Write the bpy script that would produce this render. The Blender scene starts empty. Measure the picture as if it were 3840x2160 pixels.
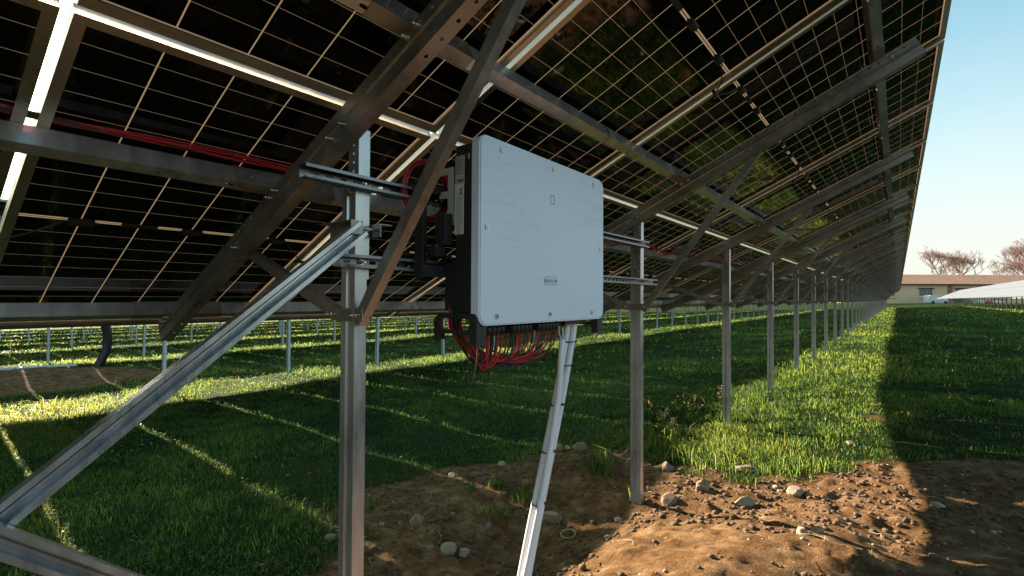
import bpy, bmesh, math, random
import numpy as np
from mathutils import Vector, Matrix, noise
from math import sin, cos, pi, radians, sqrt
random.seed(7); rng = np.random.default_rng(11)
S = bpy.context.scene
COL = S.collection

# ------------------------------------------------------------------ helpers
def link(o, parent=None):
    COL.objects.link(o)
    if parent is not None: o.parent = parent
    return o
def tag(o, label=None, cat=None, group=None, kind=None):
    if label: o['label'] = label
    if cat: o['category'] = cat
    if group: o['group'] = group
    if kind: o['kind'] = kind
    return o
def empty(name, loc=(0, 0, 0), mat=None, parent=None):
    o = bpy.data.objects.new(name, None); o.empty_display_size = .1
    if mat is not None: o.matrix_world = mat
    else: o.location = loc
    return link(o, parent)
def obj(name, bm, mats, parent=None, smooth=False, loc=None):
    me = bpy.data.meshes.new(name); bm.to_mesh(me); bm.free()
    for m in (mats if isinstance(mats, (list, tuple)) else [mats]): me.materials.append(m)
    if smooth:
        for f in me.polygons: f.use_smooth = True
    o = bpy.data.objects.new(name, me)
    if loc is not None: o.location = loc
    return link(o, parent)
def copy_tree(o, parent=None):
    c = o.copy(); COL.objects.link(c)
    if parent is not None: c.parent = parent
    for ch in o.children: copy_tree(ch, c)
    return c
V = Vector
def box(bm, c, s, M=None, mi=0):
    c = V(c); h = V(s) / 2; vs = []
    for dx in (-1, 1):
        for dy in (-1, 1):
            for dz in (-1, 1):
                p = c + V((dx*h.x, dy*h.y, dz*h.z)); vs.append(bm.verts.new(M @ p if M else p))
    F = []
    for idx in ((0,1,3,2),(4,6,7,5),(0,4,5,1),(2,3,7,6),(0,2,6,4),(1,5,7,3)):
        f = bm.faces.new([vs[i] for i in idx]); f.material_index = mi; F.append(f)
    return F
def boxr(bm, lo, hi, M=None, mi=0):
    lo, hi = V(lo), V(hi); return box(bm, (lo+hi)/2, hi-lo, M, mi)
def prism(bm, poly, p0, p1, ax, ay, mi=0, caps=True):
    """extrude a 2D polygon (in axes ax, ay) from p0 to p1"""
    p0, p1, ax, ay = V(p0), V(p1), V(ax), V(ay)
    a = [bm.verts.new(p0 + ax*x + ay*y) for x, y in poly]
    b = [bm.verts.new(p1 + ax*x + ay*y) for x, y in poly]
    n = len(poly)
    for i in range(n):
        f = bm.faces.new((a[i], a[(i+1) % n], b[(i+1) % n], b[i])); f.material_index = mi
    if caps:
        for l in (list(reversed(a)), b):
            f = bm.faces.new(l); f.material_index = mi
            if n > 6: bmesh.ops.triangulate(bm, faces=[f])
def cpoly(w, h, t, lip=0):
    """channel section, web along y at x=0, opening towards +x"""
    if lip <= 0:
        return [(0,0),(w,0),(w,t),(t,t),(t,h-t),(w,h-t),(w,h),(0,h)]
    return [(0,0),(w,0),(w,lip),(w-t,lip),(w-t,t),(t,t),(t,h-t),(w-t,h-t),(w-t,h-lip),(w,h-lip),(w,h),(0,h)]
def perp(d):
    d = V(d).normalized(); u = V((0,0,1)) if abs(d.z) < .9 else V((1,0,0))
    x = d.cross(u).normalized(); return x, d.cross(x).normalized()
def tube(bm, pts, r, n=8, mi=0, cap=True):
    pts = [V(p) for p in pts]; rings = []
    x = None
    for i, p in enumerate(pts):
        d = (pts[min(i+1, len(pts)-1)] - pts[max(i-1, 0)])
        if d.length < 1e-9: d = V((0,0,1))
        d.normalize()
        if x is None: x, y = perp(d)
        else:
            x = (x - d*x.dot(d)); x.normalize(); y = d.cross(x)
        rr = r[i] if isinstance(r, (list, tuple)) else r
        rings.append([bm.verts.new(p + (x*cos(2*pi*k/n) + y*sin(2*pi*k/n))*rr) for k in range(n)])
    for a, b in zip(rings, rings[1:]):
        for k in range(n):
            f = bm.faces.new((a[k], a[(k+1) % n], b[(k+1) % n], b[k])); f.material_index = mi; f.smooth = True
    if cap:
        f = bm.faces.new(list(reversed(rings[0]))); f.material_index = mi
        f = bm.faces.new(rings[-1]); f.material_index = mi
def spline(pts, n=8):
    pts = [V(p) for p in pts]; out = []
    P = [pts[0]*2-pts[1]] + pts + [pts[-1]*2-pts[-2]]
    for i in range(1, len(P)-2):
        for k in range(n):
            t = k/n; a, b, c, d = P[i-1], P[i], P[i+1], P[i+2]
            out.append(.5*((2*b)+(c-a)*t+(2*a-5*b+4*c-d)*t*t+(3*b-a-3*c+d)*t**3))
    out.append(pts[-1]); return out
def hstrip(bm, o, al, aw, an, L, w, t, holes, mi=0):
    """flat strip of thickness t with real holes; holes = [(pos, half_len, half_wid)] at mid width"""
    o, al, aw, an = V(o), V(al), V(aw), V(an)
    cuts = [0.0]
    hs = sorted(holes)
    for p, hl, hw in hs: cuts += [p-hl-.006, p+hl+.006]
    cuts.append(L)
    def P(x, y, z): return bm.verts.new(o + al*x + aw*y + an*z)
    def quadbox(x0, x1):
        if x1 - x0 < 1e-5: return
        for z, rev in ((0, 1), (t, 0)):
            q = [P(x0,0,z), P(x1,0,z), P(x1,w,z), P(x0,w,z)]
            if rev: q.reverse()
            bm.faces.new(q).material_index = mi
    for i in range(0, len(cuts), 2): quadbox(cuts[i], cuts[i+1])
    for p, hl, hw in hs:
        x0, x1 = p-hl-.006, p+hl+.006; c = w/2
        outer = [(x0,0),(p,0),(x1,0),(x1,c),(x1,w),(p,w),(x0,w),(x0,c)]
        k = .7071; e = max(hl-hw, 0)
        inner = [(p-e-hw*k, c-hw*k),(p, c-hw),(p+e+hw*k, c-hw*k),(p+e+hw, c),(p+e+hw*k, c+hw*k),(p, c+hw),(p-e-hw*k, c+hw*k),(p-e-hw, c)]
        R = []
        for z, rev in ((0, 1), (t, 0)):
            O = [P(x, y, z) for x, y in outer]; I = [P(x, y, z) for x, y in inner]
            for j in range(8):
                q = [O[j], O[(j+1) % 8], I[(j+1) % 8], I[j]]
                if rev: q.reverse()
                bm.faces.new(q).material_index = mi
            R.append(I)
        for j in range(8):
            bm.faces.new((R[0][j], R[0][(j+1) % 8], R[1][(j+1) % 8], R[1][j])).material_index = mi
    for y in (0, w):
        q = [P(0,y,0), P(L,y,0), P(L,y,t), P(0,y,t)]
        if y: q.reverse()
        bm.faces.new(q).material_index = mi
def bolt(bm, p, d, r=.008, l=.012, mi=0, washer=True):
    p, d = V(p), V(d).normalized(); x, y = perp(d)
    if washer: tube(bm, [p, p+d*.0025], r*1.5, 12, mi)
    tube(bm, [p+d*.0025, p+d*(.0025+l*.6)], r, 6, mi)
    tube(bm, [p+d*.0025, p+d*(.0025+l*1.6)], r*.55, 8, mi)

# ------------------------------------------------------------------ materials
def new_mat(name):
    m = bpy.data.materials.new(name); m.use_nodes = True
    nt = m.node_tree; nt.nodes.clear()
    out = nt.nodes.new('ShaderNodeOutputMaterial'); return m, nt, out
def N(nt, t, **kw):
    n = nt.nodes.new(t)
    for k, v in kw.items():
        if k.startswith('i_'): n.inputs[k[2:].replace('_', ' ')].default_value = v
        else: setattr(n, k, v)
    return n
def ramp(nt, fac, stops):
    r = nt.nodes.new('ShaderNodeValToRGB'); el = r.color_ramp.elements
    while len(el) < len(stops): el.new(.5)
    for e, (p, c) in zip(el, stops): e.position = p; e.color = (*c, 1) if len(c) == 3 else c
    nt.links.new(fac, r.inputs[0]); return r.outputs[0]
def simple(name, col, rough=.5, metal=0, var=.12, scale=30, bump=0, spec=.5, stretch=None, coat=0, rvar=.1):
    m, nt, out = new_mat(name); L = nt.links.new
    b = N(nt, 'ShaderNodeBsdfPrincipled'); L(b.outputs[0], out.inputs[0])
    b.inputs['Metallic'].default_value = metal
    b.inputs['Specular IOR Level'].default_value = spec
    b.inputs['Coat Weight'].default_value = coat
    tc = N(nt, 'ShaderNodeTexCoord'); mp = N(nt, 'ShaderNodeMapping'); L(tc.outputs['Object'], mp.inputs[0])
    if stretch: mp.inputs['Scale'].default_value = stretch
    no = N(nt, 'ShaderNodeTexNoise', i_Scale=scale, i_Detail=6.0, i_Roughness=.65); L(mp.outputs[0], no.inputs[0])
    no2 = N(nt, 'ShaderNodeTexNoise', i_Scale=scale*.17, i_Detail=3.0); L(mp.outputs[0], no2.inputs[0])
    ad = N(nt, 'ShaderNodeMath', operation='ADD'); L(no.outputs[0], ad.inputs[0]); L(no2.outputs[0], ad.inputs[1])
    hf = N(nt, 'ShaderNodeMath', operation='MULTIPLY'); L(ad.outputs[0], hf.inputs[0]); hf.inputs[1].default_value = .5
    lo = tuple(max(0, c*(1-var*2)) for c in col); hi = tuple(min(1, c*(1+var*2)) for c in col)
    L(ramp(nt, hf.outputs[0], [(.3, lo), (.5, col), (.7, hi)]), b.inputs['Base Color'])
    mr = N(nt, 'ShaderNodeMapRange'); L(hf.outputs[0], mr.inputs[0])
    mr.inputs[1].default_value = .35; mr.inputs[2].default_value = .65
    mr.inputs[3].default_value = max(.02, rough-rvar); mr.inputs[4].default_value = min(1, rough+rvar)
    L(mr.outputs[0], b.inputs['Roughness'])
    if bump:
        bp = N(nt, 'ShaderNodeBump', i_Strength=bump, i_Distance=.002); L(no.outputs[0], bp.inputs['Height']); L(bp.outputs[0], b.inputs['Normal'])
    return m
STEEL = simple('galvanised_steel', (.55, .55, .575), .33, .82, .2, 22, .35, stretch=(1, 1, .22))
STEEL_OLD = simple('galvanised_steel_dull', (.34, .315, .295), .42, .85, .2, 26, .4)
ALU = simple('anodised_aluminium', (.56, .49, .42), .36, .9, .05, 12)
BOLT = simple('bolt_steel', (.55, .52, .50), .28, 1, .12, 60)
PLASTIC = simple('black_plastic', (.012, .012, .013), .42, 0, .15, 60, .2)
BODY = simple('black_cast_housing', (.014, .015, .017), .45, 0, .12, 180, .35)
BRACKET = simple('black_coated_bracket', (.02, .02, .021), .5, 0, .2, 150, .5)
LIGHTPL = simple('light_grey_plastic', (.42, .40, .38), .45, 0, .05, 20)
RED = simple('red_cable_sheath', (.40, .008, .014), .38, 0, .12, 40)
BLACKC = simple('black_cable_sheath', (.012, .012, .012), .4, 0, .15, 40)
PVC = simple('light_grey_conduit', (.74, .72, .76), .38, 0, .04, 9)
TIE = simple('black_cable_tie', (.01, .01, .01), .4)
WIRE = simple('pale_wire', (.6, .55, .45), .5)
YEL = simple('yellow_wire', (.65, .5, .05), .5)
STONE = simple('river_stone', (.21, .145, .095), .85, 0, .18, 14, .6)
STONEP = simple('pale_stone', (.30, .235, .165), .85, 0, .15, 14, .6)
CLOD = simple('soil_clod', (.11, .062, .033), .95, 0, .2, 25, .8)
WHITEMARK = simple('white_marking', (.7, .7, .7), .5, var=.02)
PAPER = simple('label_paper', (.66, .65, .62), .5, var=.03)
PAPERD = simple('label_paper_grey', (.42, .42, .41), .45, var=.03)
INK = simple('label_ink', (.03, .03, .03), .5)
LYEL = simple('label_yellow', (.75, .55, .02), .5)
LBLU = simple('label_blue', (.02, .22, .50), .5)
GREYINK = simple('badge_grey', (.16, .19, .22), .4)
PAINTW = simple('white_painted_metal', (.66, .67, .68), .4, var=.02)

def cover_mat():
    m, nt, out = new_mat('white_powder_coat'); L = nt.links.new
    b = N(nt, 'ShaderNodeBsdfPrincipled'); L(b.outputs[0], out.inputs[0])
    tc = N(nt, 'ShaderNodeTexCoord')
    mp = N(nt, 'ShaderNodeMapping'); L(tc.outputs['Object'], mp.inputs[0]); mp.inputs['Rotation'].default_value = (radians(-50), 0, 0)
    mp.inputs['Scale'].default_value = (1, 1.2, 9)
    n1 = N(nt, 'ShaderNodeTexNoise', i_Scale=4.0, i_Detail=8.0, i_Roughness=.75, i_Distortion=.6); L(mp.outputs[0], n1.inputs[0])
    n2 = N(nt, 'ShaderNodeTexNoise', i_Scale=2.2, i_Detail=2.0); L(tc.outputs['Object'], n2.inputs[0])
    mu = N(nt, 'ShaderNodeMath', operation='MULTIPLY'); L(n1.outputs[0], mu.inputs[0]); L(n2.outputs[0], mu.inputs[1])
    L(ramp(nt, mu.outputs[0], [(.2, (.72, .79, .93)), (.31, (.715, .785, .925)), (.38, (.665, .72, .84)), (.5, (.62, .645, .70))]), b.inputs['Base Color'])
    b.inputs['Roughness'].default_value = .42; b.inputs['Coat Weight'].default_value = .15; b.inputs['Coat Roughness'].default_value = .35
    n3 = N(nt, 'ShaderNodeTexNoise', i_Scale=900.0); L(tc.outputs['Object'], n3.inputs[0])
    bp = N(nt, 'ShaderNodeBump', i_Strength=.06, i_Distance=.001); L(n3.outputs[0], bp.inputs['Height']); L(bp.outputs[0], b.inputs['Normal'])
    return m
COVER = cover_mat()

# solar module sheet: dark cells with see-through gaps, local x along the row, local y up the slope
PITCH, HS, GAP = 1.150, 1.917, .024
MARG = .018
def cell_mat(nm='solar_cell_glass', rough=.035, cell_col=(.0018, .0018, .0022)):
    m, nt, out = new_mat(nm); L = nt.links.new
    def M(op, a, b=None, c=None):
        n = N(nt, 'ShaderNodeMath', operation=op)
        for i, v in enumerate((a, b, c)):
            if v is None: continue
            if isinstance(v, (int, float)): n.inputs[i].default_value = v
            else: L(v, n.inputs[i])
        return n.outputs[0]
    tc = N(nt, 'ShaderNodeTexCoord'); sp = N(nt, 'ShaderNodeSeparateXYZ'); L(tc.outputs['Object'], sp.inputs[0])
    x = M('FLOORED_MODULO', sp.outputs[0], PITCH); y = M('FLOORED_MODULO', sp.outputs[1], HS)
    x0 = GAP/2 + MARG; cw = (PITCH - GAP - 2*MARG)/6
    y0 = GAP/2 + MARG; hh = HS/2
    # columns
    cx = M('DIVIDE', M('SUBTRACT', x, x0), cw)
    fx = M('ABSOLUTE', M('SUBTRACT', cx, M('ROUND', cx)))      # distance to the nearest column line in cells
    lx = M('LESS_THAN', fx, .0020/cw)
    # half strings: mirror about the middle gap
    ym = M('ABSOLUTE', M('SUBTRACT', y, hh))                    # 0 at module middle
    ch = (hh - y0 - .008)/10
    cy = M('DIVIDE', M('SUBTRACT', ym, .008), ch)
    fy = M('ABSOLUTE', M('SUBTRACT', cy, M('ROUND', cy)))
    ly = M('MULTIPLY', M('LESS_THAN', fy, .0009/ch), .5)
    mid = M('MULTIPLY', M('LESS_THAN', ym, .0085), M('GREATER_THAN', ym, .0018))
    edge = M('GREATER_THAN', ym, hh - y0 + .001)
    ex = M('ADD', M('LESS_THAN', cx, 0.0), M('GREATER_THAN', cx, 6.0))
    line = M('MINIMUM', M('ADD', M('ADD', lx, ly), M('ADD', mid, M('ADD', edge, ex))), 1.0)
    # busbars: 10 fine wires per cell, running up the slope
    bb = M('MULTIPLY', cx, 11.0); fb = M('ABSOLUTE', M('SUBTRACT', bb, M('ROUND', bb)))
    bus = M('LESS_THAN', fb, .045)
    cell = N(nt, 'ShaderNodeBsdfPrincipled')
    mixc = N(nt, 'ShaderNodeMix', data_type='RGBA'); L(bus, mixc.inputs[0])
    mixc.inputs[6].default_value = (*cell_col, 1); mixc.inputs[7].default_value = (.016, .013, .010, 1)
    L(mixc.outputs[2], cell.inputs['Base Color']); cell.inputs['Roughness'].default_value = rough
    cell.inputs['IOR'].default_value = 1.45; cell.inputs['Specular IOR Level'].default_value = .42
    nz = N(nt, 'ShaderNodeTexNoise', i_Scale=5.0, i_Detail=2.0); L(tc.outputs['Object'], nz.inputs[0])
    bp = N(nt, 'ShaderNodeBump', i_Strength=.12, i_Distance=.004); L(nz.outputs[0], bp.inputs['Height']); L(bp.outputs[0], cell.inputs['Normal'])
    tr = N(nt, 'ShaderNodeBsdfTranslucent'); tr.inputs[0].default_value = (.085, .062, .042, 1)
    df = N(nt, 'ShaderNodeBsdfPrincipled'); df.inputs['Base Color'].default_value = (.22, .18, .14, 1); df.inputs['Roughness'].default_value = .1
    tl = N(nt, 'ShaderNodeMixShader'); tl.inputs[0].default_value = .4; L(tr.outputs[0], tl.inputs[1]); L(df.outputs[0], tl.inputs[2])
    mx = N(nt, 'ShaderNodeMixShader'); L(line, mx.inputs[0]); L(cell.outputs[0], mx.inputs[1]); L(tl.outputs[0], mx.inputs[2])
    L(mx.outputs[0], out.inputs[0]); return m
CELL = cell_mat(); CELL_GLARE = cell_mat('solar_cell_glare_front', .38, (.17, .17, .18))  # second one: sky glare on the right-hand rows painted in as pale cell colour

# ------------------------------------------------------------------ geometry constants (camera at the origin, row along +Y)
MX, MZ, Y0, TH = -1.5004, .6622, 1.4318, radians(25.419)
CT, ST = cos(TH), sin(TH)
MP = Matrix(((0, CT, ST, MX), (1, 0, 0, Y0), (0, ST, -CT, MZ), (0, 0, 0, 1)))   # local (along row, up slope, below)
def PP(y, s, off):   # world point from world-y, slope s, distance below the frame's underside
    return V((MX + s*CT + off*ST, y, MZ + s*ST - off*CT))
SL = V((CT, 0, ST)); DN = V((ST, 0, -CT)); AY = V((0, 1, 0))
ROWEND = 41       # bays
BAY = 2*PITCH
ROW_DX, = (8.9,)
SUN = V((2.82, -.30, -1.0)).normalized()

# ------------------------------------------------------------------ terrain
zx = [(-400, -9), (-140, -5.2), (-81, -3.9), (-60, -3.35), (-46, -2.95), (-37, -2.65), (-28, -2.3), (-19.25, -1.97), (-10.35, -1.68), (-7, -1.60), (-4, -1.44), (-1.45, -1.29), (0, -1.23), (7.5, -.87), (20, -.82), (1600, -.8)]
ZX = np.array(zx)
def lump(x, y, cx, cy, rx, ry, h):
    return h*np.exp(-(((x-cx)/rx)**2 + ((y-cy)/ry)**2))
DPOLY = [(-2.3, -1), (-2.3, 1.2), (-2.7, 1.9), (-3.1, 2.45), (-2.95, 3.2), (-2.75, 4.0), (-2.35, 4.6), (-1.75, 4.5), (-1.35, 4.15), (-.95, 4.3), (-.6, 4.75), (-.2, 5.1), (.9, 5.3), (2.2, 4.9), (3.0, 3.0), (3, -1)]
def poly_dist(x, y, poly):
    """signed distance, positive inside"""
    d = np.full(x.shape, 1e9); ins = np.zeros(x.shape, bool)
    n = len(poly)
    for i in range(n):
        x0, y0 = poly[i]; x1, y1 = poly[(i+1) % n]
        ex, ey = x1-x0, y1-y0
        t = np.clip(((x-x0)*ex + (y-y0)*ey)/(ex*ex+ey*ey), 0, 1)
        d = np.minimum(d, np.hypot(x-x0-t*ex, y-y0-t*ey))
        c = ((y0 > y) != (y1 > y)) & (x < (x1-x0)*(y-y0)/(y1-y0+1e-12)+x0)
        ins ^= c
    return np.where(ins, d, -d)
def vnoise(x, y, seed=0):
    """smooth value noise"""
    xi = np.floor(x).astype(np.int64); yi = np.floor(y).astype(np.int64); fx = x-xi; fy = y-yi
    def h(a, b):
        v = (a*374761393 + b*668265263 + seed*974634777) & 0x7fffffff
        v = ((v ^ (v >> 13))*1274126177) & 0x7fffffff
        return ((v ^ (v >> 16)) & 0xffff)/65535.0
    u = fx*fx*(3-2*fx); w = fy*fy*(3-2*fy)
    return (h(xi, yi)*(1-u)+h(xi+1, yi)*u)*(1-w) + (h(xi, yi+1)*(1-u)+h(xi+1, yi+1)*u)*w
def fbm(x, y, f, o=4, seed=0):
    s = 0; a = 1; t = 0
    for i in range(o):
        s = s + a*vnoise(x*f+17.3*i, y*f-9.1*i, seed+i); t += a; a *= .5; f *= 2.03
    return s/t - .5
MOUND = (-13.7, 1.7)
def dirt_mask(x, y):
    d = poly_dist(x, y, DPOLY) + fbm(x, y, 1.6, 4, 5)*.9
    m = np.clip(d/.12 + .5, 0, 1)
    d2 = 1 - np.hypot((x-MOUND[0])/1.7, (y-MOUND[1])/2.9) + fbm(x, y, 1.2, 4, 9)*.5
    m = np.maximum(m, np.clip(d2/.15, 0, 1))
    d3 = .18 - np.hypot((x+.15)/1.6, y-6.6) + fbm(x, y, 2.2, 3, 14)*.35
    return np.maximum(m, np.clip(d3/.15, 0, 1)*.8)
def ground_z(x, y, detail=True):
    x = np.asarray(x, float); y = np.asarray(y, float)
    z = np.interp(x, ZX[:, 0], ZX[:, 1])
    near = np.exp(-((np.maximum(np.abs(x+1)-2.5, 0))/2)**2)*np.exp(-((np.maximum(np.abs(y-2.5)-1.6, 0))/1.2)**2)
    z = z - .10*near
    z = z + lump(x, y, -1.85, 2.45, .50, .80, -.17) + lump(x, y, -.85, 1.9, .55, .7, .10)
    z = z + lump(x, y, -.45, 2.55, .62, .8, .13) + lump(x, y, -2.25, 4.0, .35, .25, .06)
    z = z + lump(x, y, -14.3, 1.7, .9, 2.6, .28)
    z = z + fbm(x, y, .35, 2, 3)*.10*np.clip(np.hypot(x, y)/6, .2, 1)
    if detail:
        dm = dirt_mask(x, y)
        z = z + fbm(x, y, 3.0, 4, 21)*(.03 + .05*dm) + fbm(x, y, 15, 3, 33)*.028*dm + np.maximum(fbm(x, y, 7, 3, 41)-.12, 0)*.12*dm
    return z
def axis(segs):
    out = [segs[0][0]]
    for a, b, st in segs:
        n = max(1, int(round((b-a)/st))); out += list(a + (b-a)*np.arange(1, n+1)/n)
    return np.array(out)
gx = axis([(-1500, -400, 275), (-400, -60, 20), (-60, -16, 1.0), (-16, -6, .25), (-6, -3.4, .08), (-3.4, .8, .022), (.8, 3, .08), (3, 12, .4), (12, 60, 3), (60, 400, 34), (400, 1500, 275)])
gy = axis([(-300, -10, 29), (-10, 1, .5), (1, 5.4, .022), (5.4, 9, .08), (9, 20, .3), (20, 60, 1.2), (60, 220, 8), (220, 600, 38), (600, 2500, 380)])
GX, GY = np.meshgrid(gx, gy); GZ = ground_z(GX, GY)
ny, nx = GX.shape
me = bpy.data.meshes.new('ground')
co = np.stack([GX.ravel(), GY.ravel(), GZ.ravel()], 1).astype(np.float32)
idx = (np.arange(ny-1)[:, None]*nx + np.arange(nx-1)[None, :]).ravel()
quads = np.stack([idx, idx+1, idx+nx+1, idx+nx], 1).astype(np.int32)
def fill_mesh(me, co, faces, k):
    me.vertices.add(len(co)); me.vertices.foreach_set('co', co.ravel())
    me.loops.add(faces.size); me.loops.foreach_set('vertex_index', faces.ravel())
    me.polygons.add(len(faces)); me.polygons.foreach_set('loop_start', np.arange(0, faces.size, k, dtype=np.int32))
    me.update(calc_edges=True)
fill_mesh(me, co, quads, 4)
me.polygons.foreach_set('use_smooth', np.ones(len(quads), bool))
at = me.attributes.new('bare', 'FLOAT', 'POINT'); at.data.foreach_set('value', dirt_mask(GX, GY).ravel().astype(np.float32))
def ground_mat():
    m, nt, out = new_mat('soil_and_turf'); L = nt.links.new
    b = N(nt, 'ShaderNodeBsdfPrincipled'); L(b.outputs[0], out.inputs[0]); b.inputs['Roughness'].default_value = .95
    b.inputs['Specular IOR Level'].default_value = .03
    ge = N(nt, 'ShaderNodeNewGeometry'); at = N(nt, 'ShaderNodeAttribute', attribute_name='bare')
    n1 = N(nt, 'ShaderNodeTexNoise', i_Scale=7.0, i_Detail=9.0, i_Roughness=.7); L(ge.outputs['Position'], n1.inputs[0])
    n2 = N(nt, 'ShaderNodeTexNoise', i_Scale=1.1, i_Detail=5.0); L(ge.outputs['Position'], n2.inputs[0])
    n3 = N(nt, 'ShaderNodeTexNoise', i_Scale=60.0, i_Detail=6.0, i_Roughness=.7); L(ge.outputs['Position'], n3.inputs[0])
    soil = ramp(nt, n1.outputs[0], [(.3, (.075, .036, .014)), (.47, (.14, .076, .034)), (.6, (.225, .135, .068)), (.75, (.32, .21, .125))])
    turf = ramp(nt, n2.outputs[0], [(.3, (.010, .020, .004)), (.5, (.018, .032, .006)), (.68, (.034, .040, .010))])
    mx = N(nt, 'ShaderNodeMix', data_type='RGBA'); L(at.outputs['Fac'], mx.inputs[0]); L(turf, mx.inputs[6]); L(soil, mx.inputs[7])
    L(mx.outputs[2], b.inputs['Base Color'])
    ad = N(nt, 'ShaderNodeMath', operation='MULTIPLY_ADD'); L(n3.outputs[0], ad.inputs[0]); ad.inputs[1].default_value = .35; L(n1.outputs[0], ad.inputs[2])
    bp = N(nt, 'ShaderNodeBump', i_Strength=1.0, i_Distance=.035); L(ad.outputs[0], bp.inputs['Height']); L(bp.outputs[0], b.inputs['Normal'])
    return m
me.materials.append(ground_mat())
ground = link(bpy.data.objects.new('ground', me)); tag(ground, kind='structure')

# ------------------------------------------------------------------ grass
def leaf_mat(name, dark, mid, light, trans=.5):
    m, nt, out = new_mat(name); L = nt.links.new
    at = N(nt, 'ShaderNodeAttribute', attribute_name='tone')
    col = ramp(nt, at.outputs['Fac'], [(0, dark), (.5, mid), (.85, light), (1, (.075, .06, .018))])
    b = N(nt, 'ShaderNodeBsdfPrincipled'); L(col, b.inputs['Base Color']); b.inputs['Roughness'].default_value = .45
    b.inputs['Specular IOR Level'].default_value = .14
    t = N(nt, 'ShaderNodeBsdfTranslucent')
    hs = N(nt, 'ShaderNodeHueSaturation'); hs.inputs['Value'].default_value = 8.2; hs.inputs['Hue'].default_value = .436; hs.inputs['Saturation'].default_value = .98; L(col, hs.inputs['Color']); L(hs.outputs[0], t.inputs[0])
    mx = N(nt, 'ShaderNodeMixShader'); mx.inputs[0].default_value = trans; L(b.outputs[0], mx.inputs[1]); L(t.outputs[0], mx.inputs[2])
    L(mx.outputs[0], out.inputs[0]); return m
GRASS = leaf_mat('grass_blade', (.004, .017, .004), (.010, .036, .006), (.034, .070, .009))
def blades(name, x, y, h, w, tone, lean=.55, mat=GRASS):
    n = len(x); z = ground_z(x, y)
    a = rng.uniform(0, 2*pi, n); la = rng.uniform(0, 2*pi, n); ln = rng.uniform(.1, lean, n)*h
    dx, dy = np.cos(a)*w, np.sin(a)*w; lx, ly = np.cos(la)*ln, np.sin(la)*ln
    c = np.zeros((n, 5, 3), np.float32)
    c[:, 0] = np.stack([x-dx, y-dy, z-.01], 1); c[:, 1] = np.stack([x+dx, y+dy, z-.01], 1)
    c[:, 2] = np.stack([x+dx*.8+lx*.35, y+dy*.8+ly*.35, z+h*.6], 1); c[:, 3] = np.stack([x-dx*.8+lx*.35, y-dy*.8+ly*.35, z+h*.6], 1)
    c[:, 4] = np.stack([x+lx*1.5, y+ly*1.5, z+h*rng.uniform(.45, 1.0, n)], 1)
    b = (np.arange(n)*5)[:, None]
    tr = np.concatenate([b+[0, 1, 2], b+[0, 2, 3], b+[3, 2, 4]], 1).reshape(-1, 3).astype(np.int32)
    me = bpy.data.meshes.new(name); fill_mesh(me, c.reshape(-1, 3), tr, 3)
    at = me.attributes.new('tone', 'FLOAT', 'POINT'); at.data.foreach_set('value', np.repeat(tone, 5).astype(np.float32))
    me.polygons.foreach_set('use_smooth', np.ones(len(tr), bool))
    me.materials.append(mat); return link(bpy.data.objects.new(name, me))
def scatter(n, r0, r1, power=2.0):
    """points in a fan in front of the viewer, density falling with distance"""
    u = rng.uniform(0, 1, n)
    r = r0*(r1/r0)**u if power == 2 else np.sqrt(r0*r0 + u*(r1*r1-r0*r0))
    a = radians(90+37.5) + rng.uniform(radians(-56), radians(52), n)
    return r*np.cos(a), r*np.sin(a), r
def grass_field(name, n, r0, r1, power, hbase):
    x, y, r = scatter(n, r0, r1, power)
    keep = (dirt_mask(x, y) < rng.uniform(.05, .75, n)) & (y > .3)
    x, y, r = x[keep], y[keep], r[keep]; n = len(x)
    pat = fbm(x, y, .8, 3, 61); pat2 = fbm(x, y, 4, 2, 71)
    # thin patches, mown look away from the posts and taller tufts along the post line
    pat3 = fbm(x, y, .22, 2, 131)
    keep = rng.uniform(0, 1, n) < np.clip(.72 + pat*2.2 + pat2*1.8 + pat3*.9, .25 if r0 > 5 else .12, 1)
    x, y, r, pat, pat2, pat3 = x[keep], y[keep], r[keep], pat[keep], pat2[keep], pat3[keep]; n = len(x)
    tall = np.exp(-((x+1.5)/.7)**2)*(y > 3.6)*(y < 12) + np.exp(-((x+.6)/.8)**2-((y-4.9)/1.0)**2)*.5
    tall = np.maximum(tall, np.exp(-((x+3.5)/.5)**2-((y-1.9)/.8)**2)*.9)
    h = hbase*rng.lognormal(0, .35, n)*(1 + pat*1.2 + 1.3*tall*np.clip(pat2*4+.6, 0, 1))
    w = .0016*rng.uniform(.8, 1.6, n)*np.maximum(1, r/4.5)
    h = h*(1 + np.clip(r/60, 0, .5))
    tone = np.clip(rng.normal(.42, .2, n) + pat*.9 + pat2*.6 - pat3*.7, 0, .9); tone[rng.uniform(0, 1, n) < .014] = 1.0
    return blades(name, x, y, h, w, tone, 1.15)
tag(grass_field('grass', 270000, 1.6, 9.0, 1, .034), 'short green turf of fine blades around the posts close to the viewer', 'grass', kind='stuff')
tag(grass_field('grass', 420000, 8.8, 95.0, 2, .050), 'green turf stretching away between and beyond the panel rows', 'grass', kind='stuff')
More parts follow.
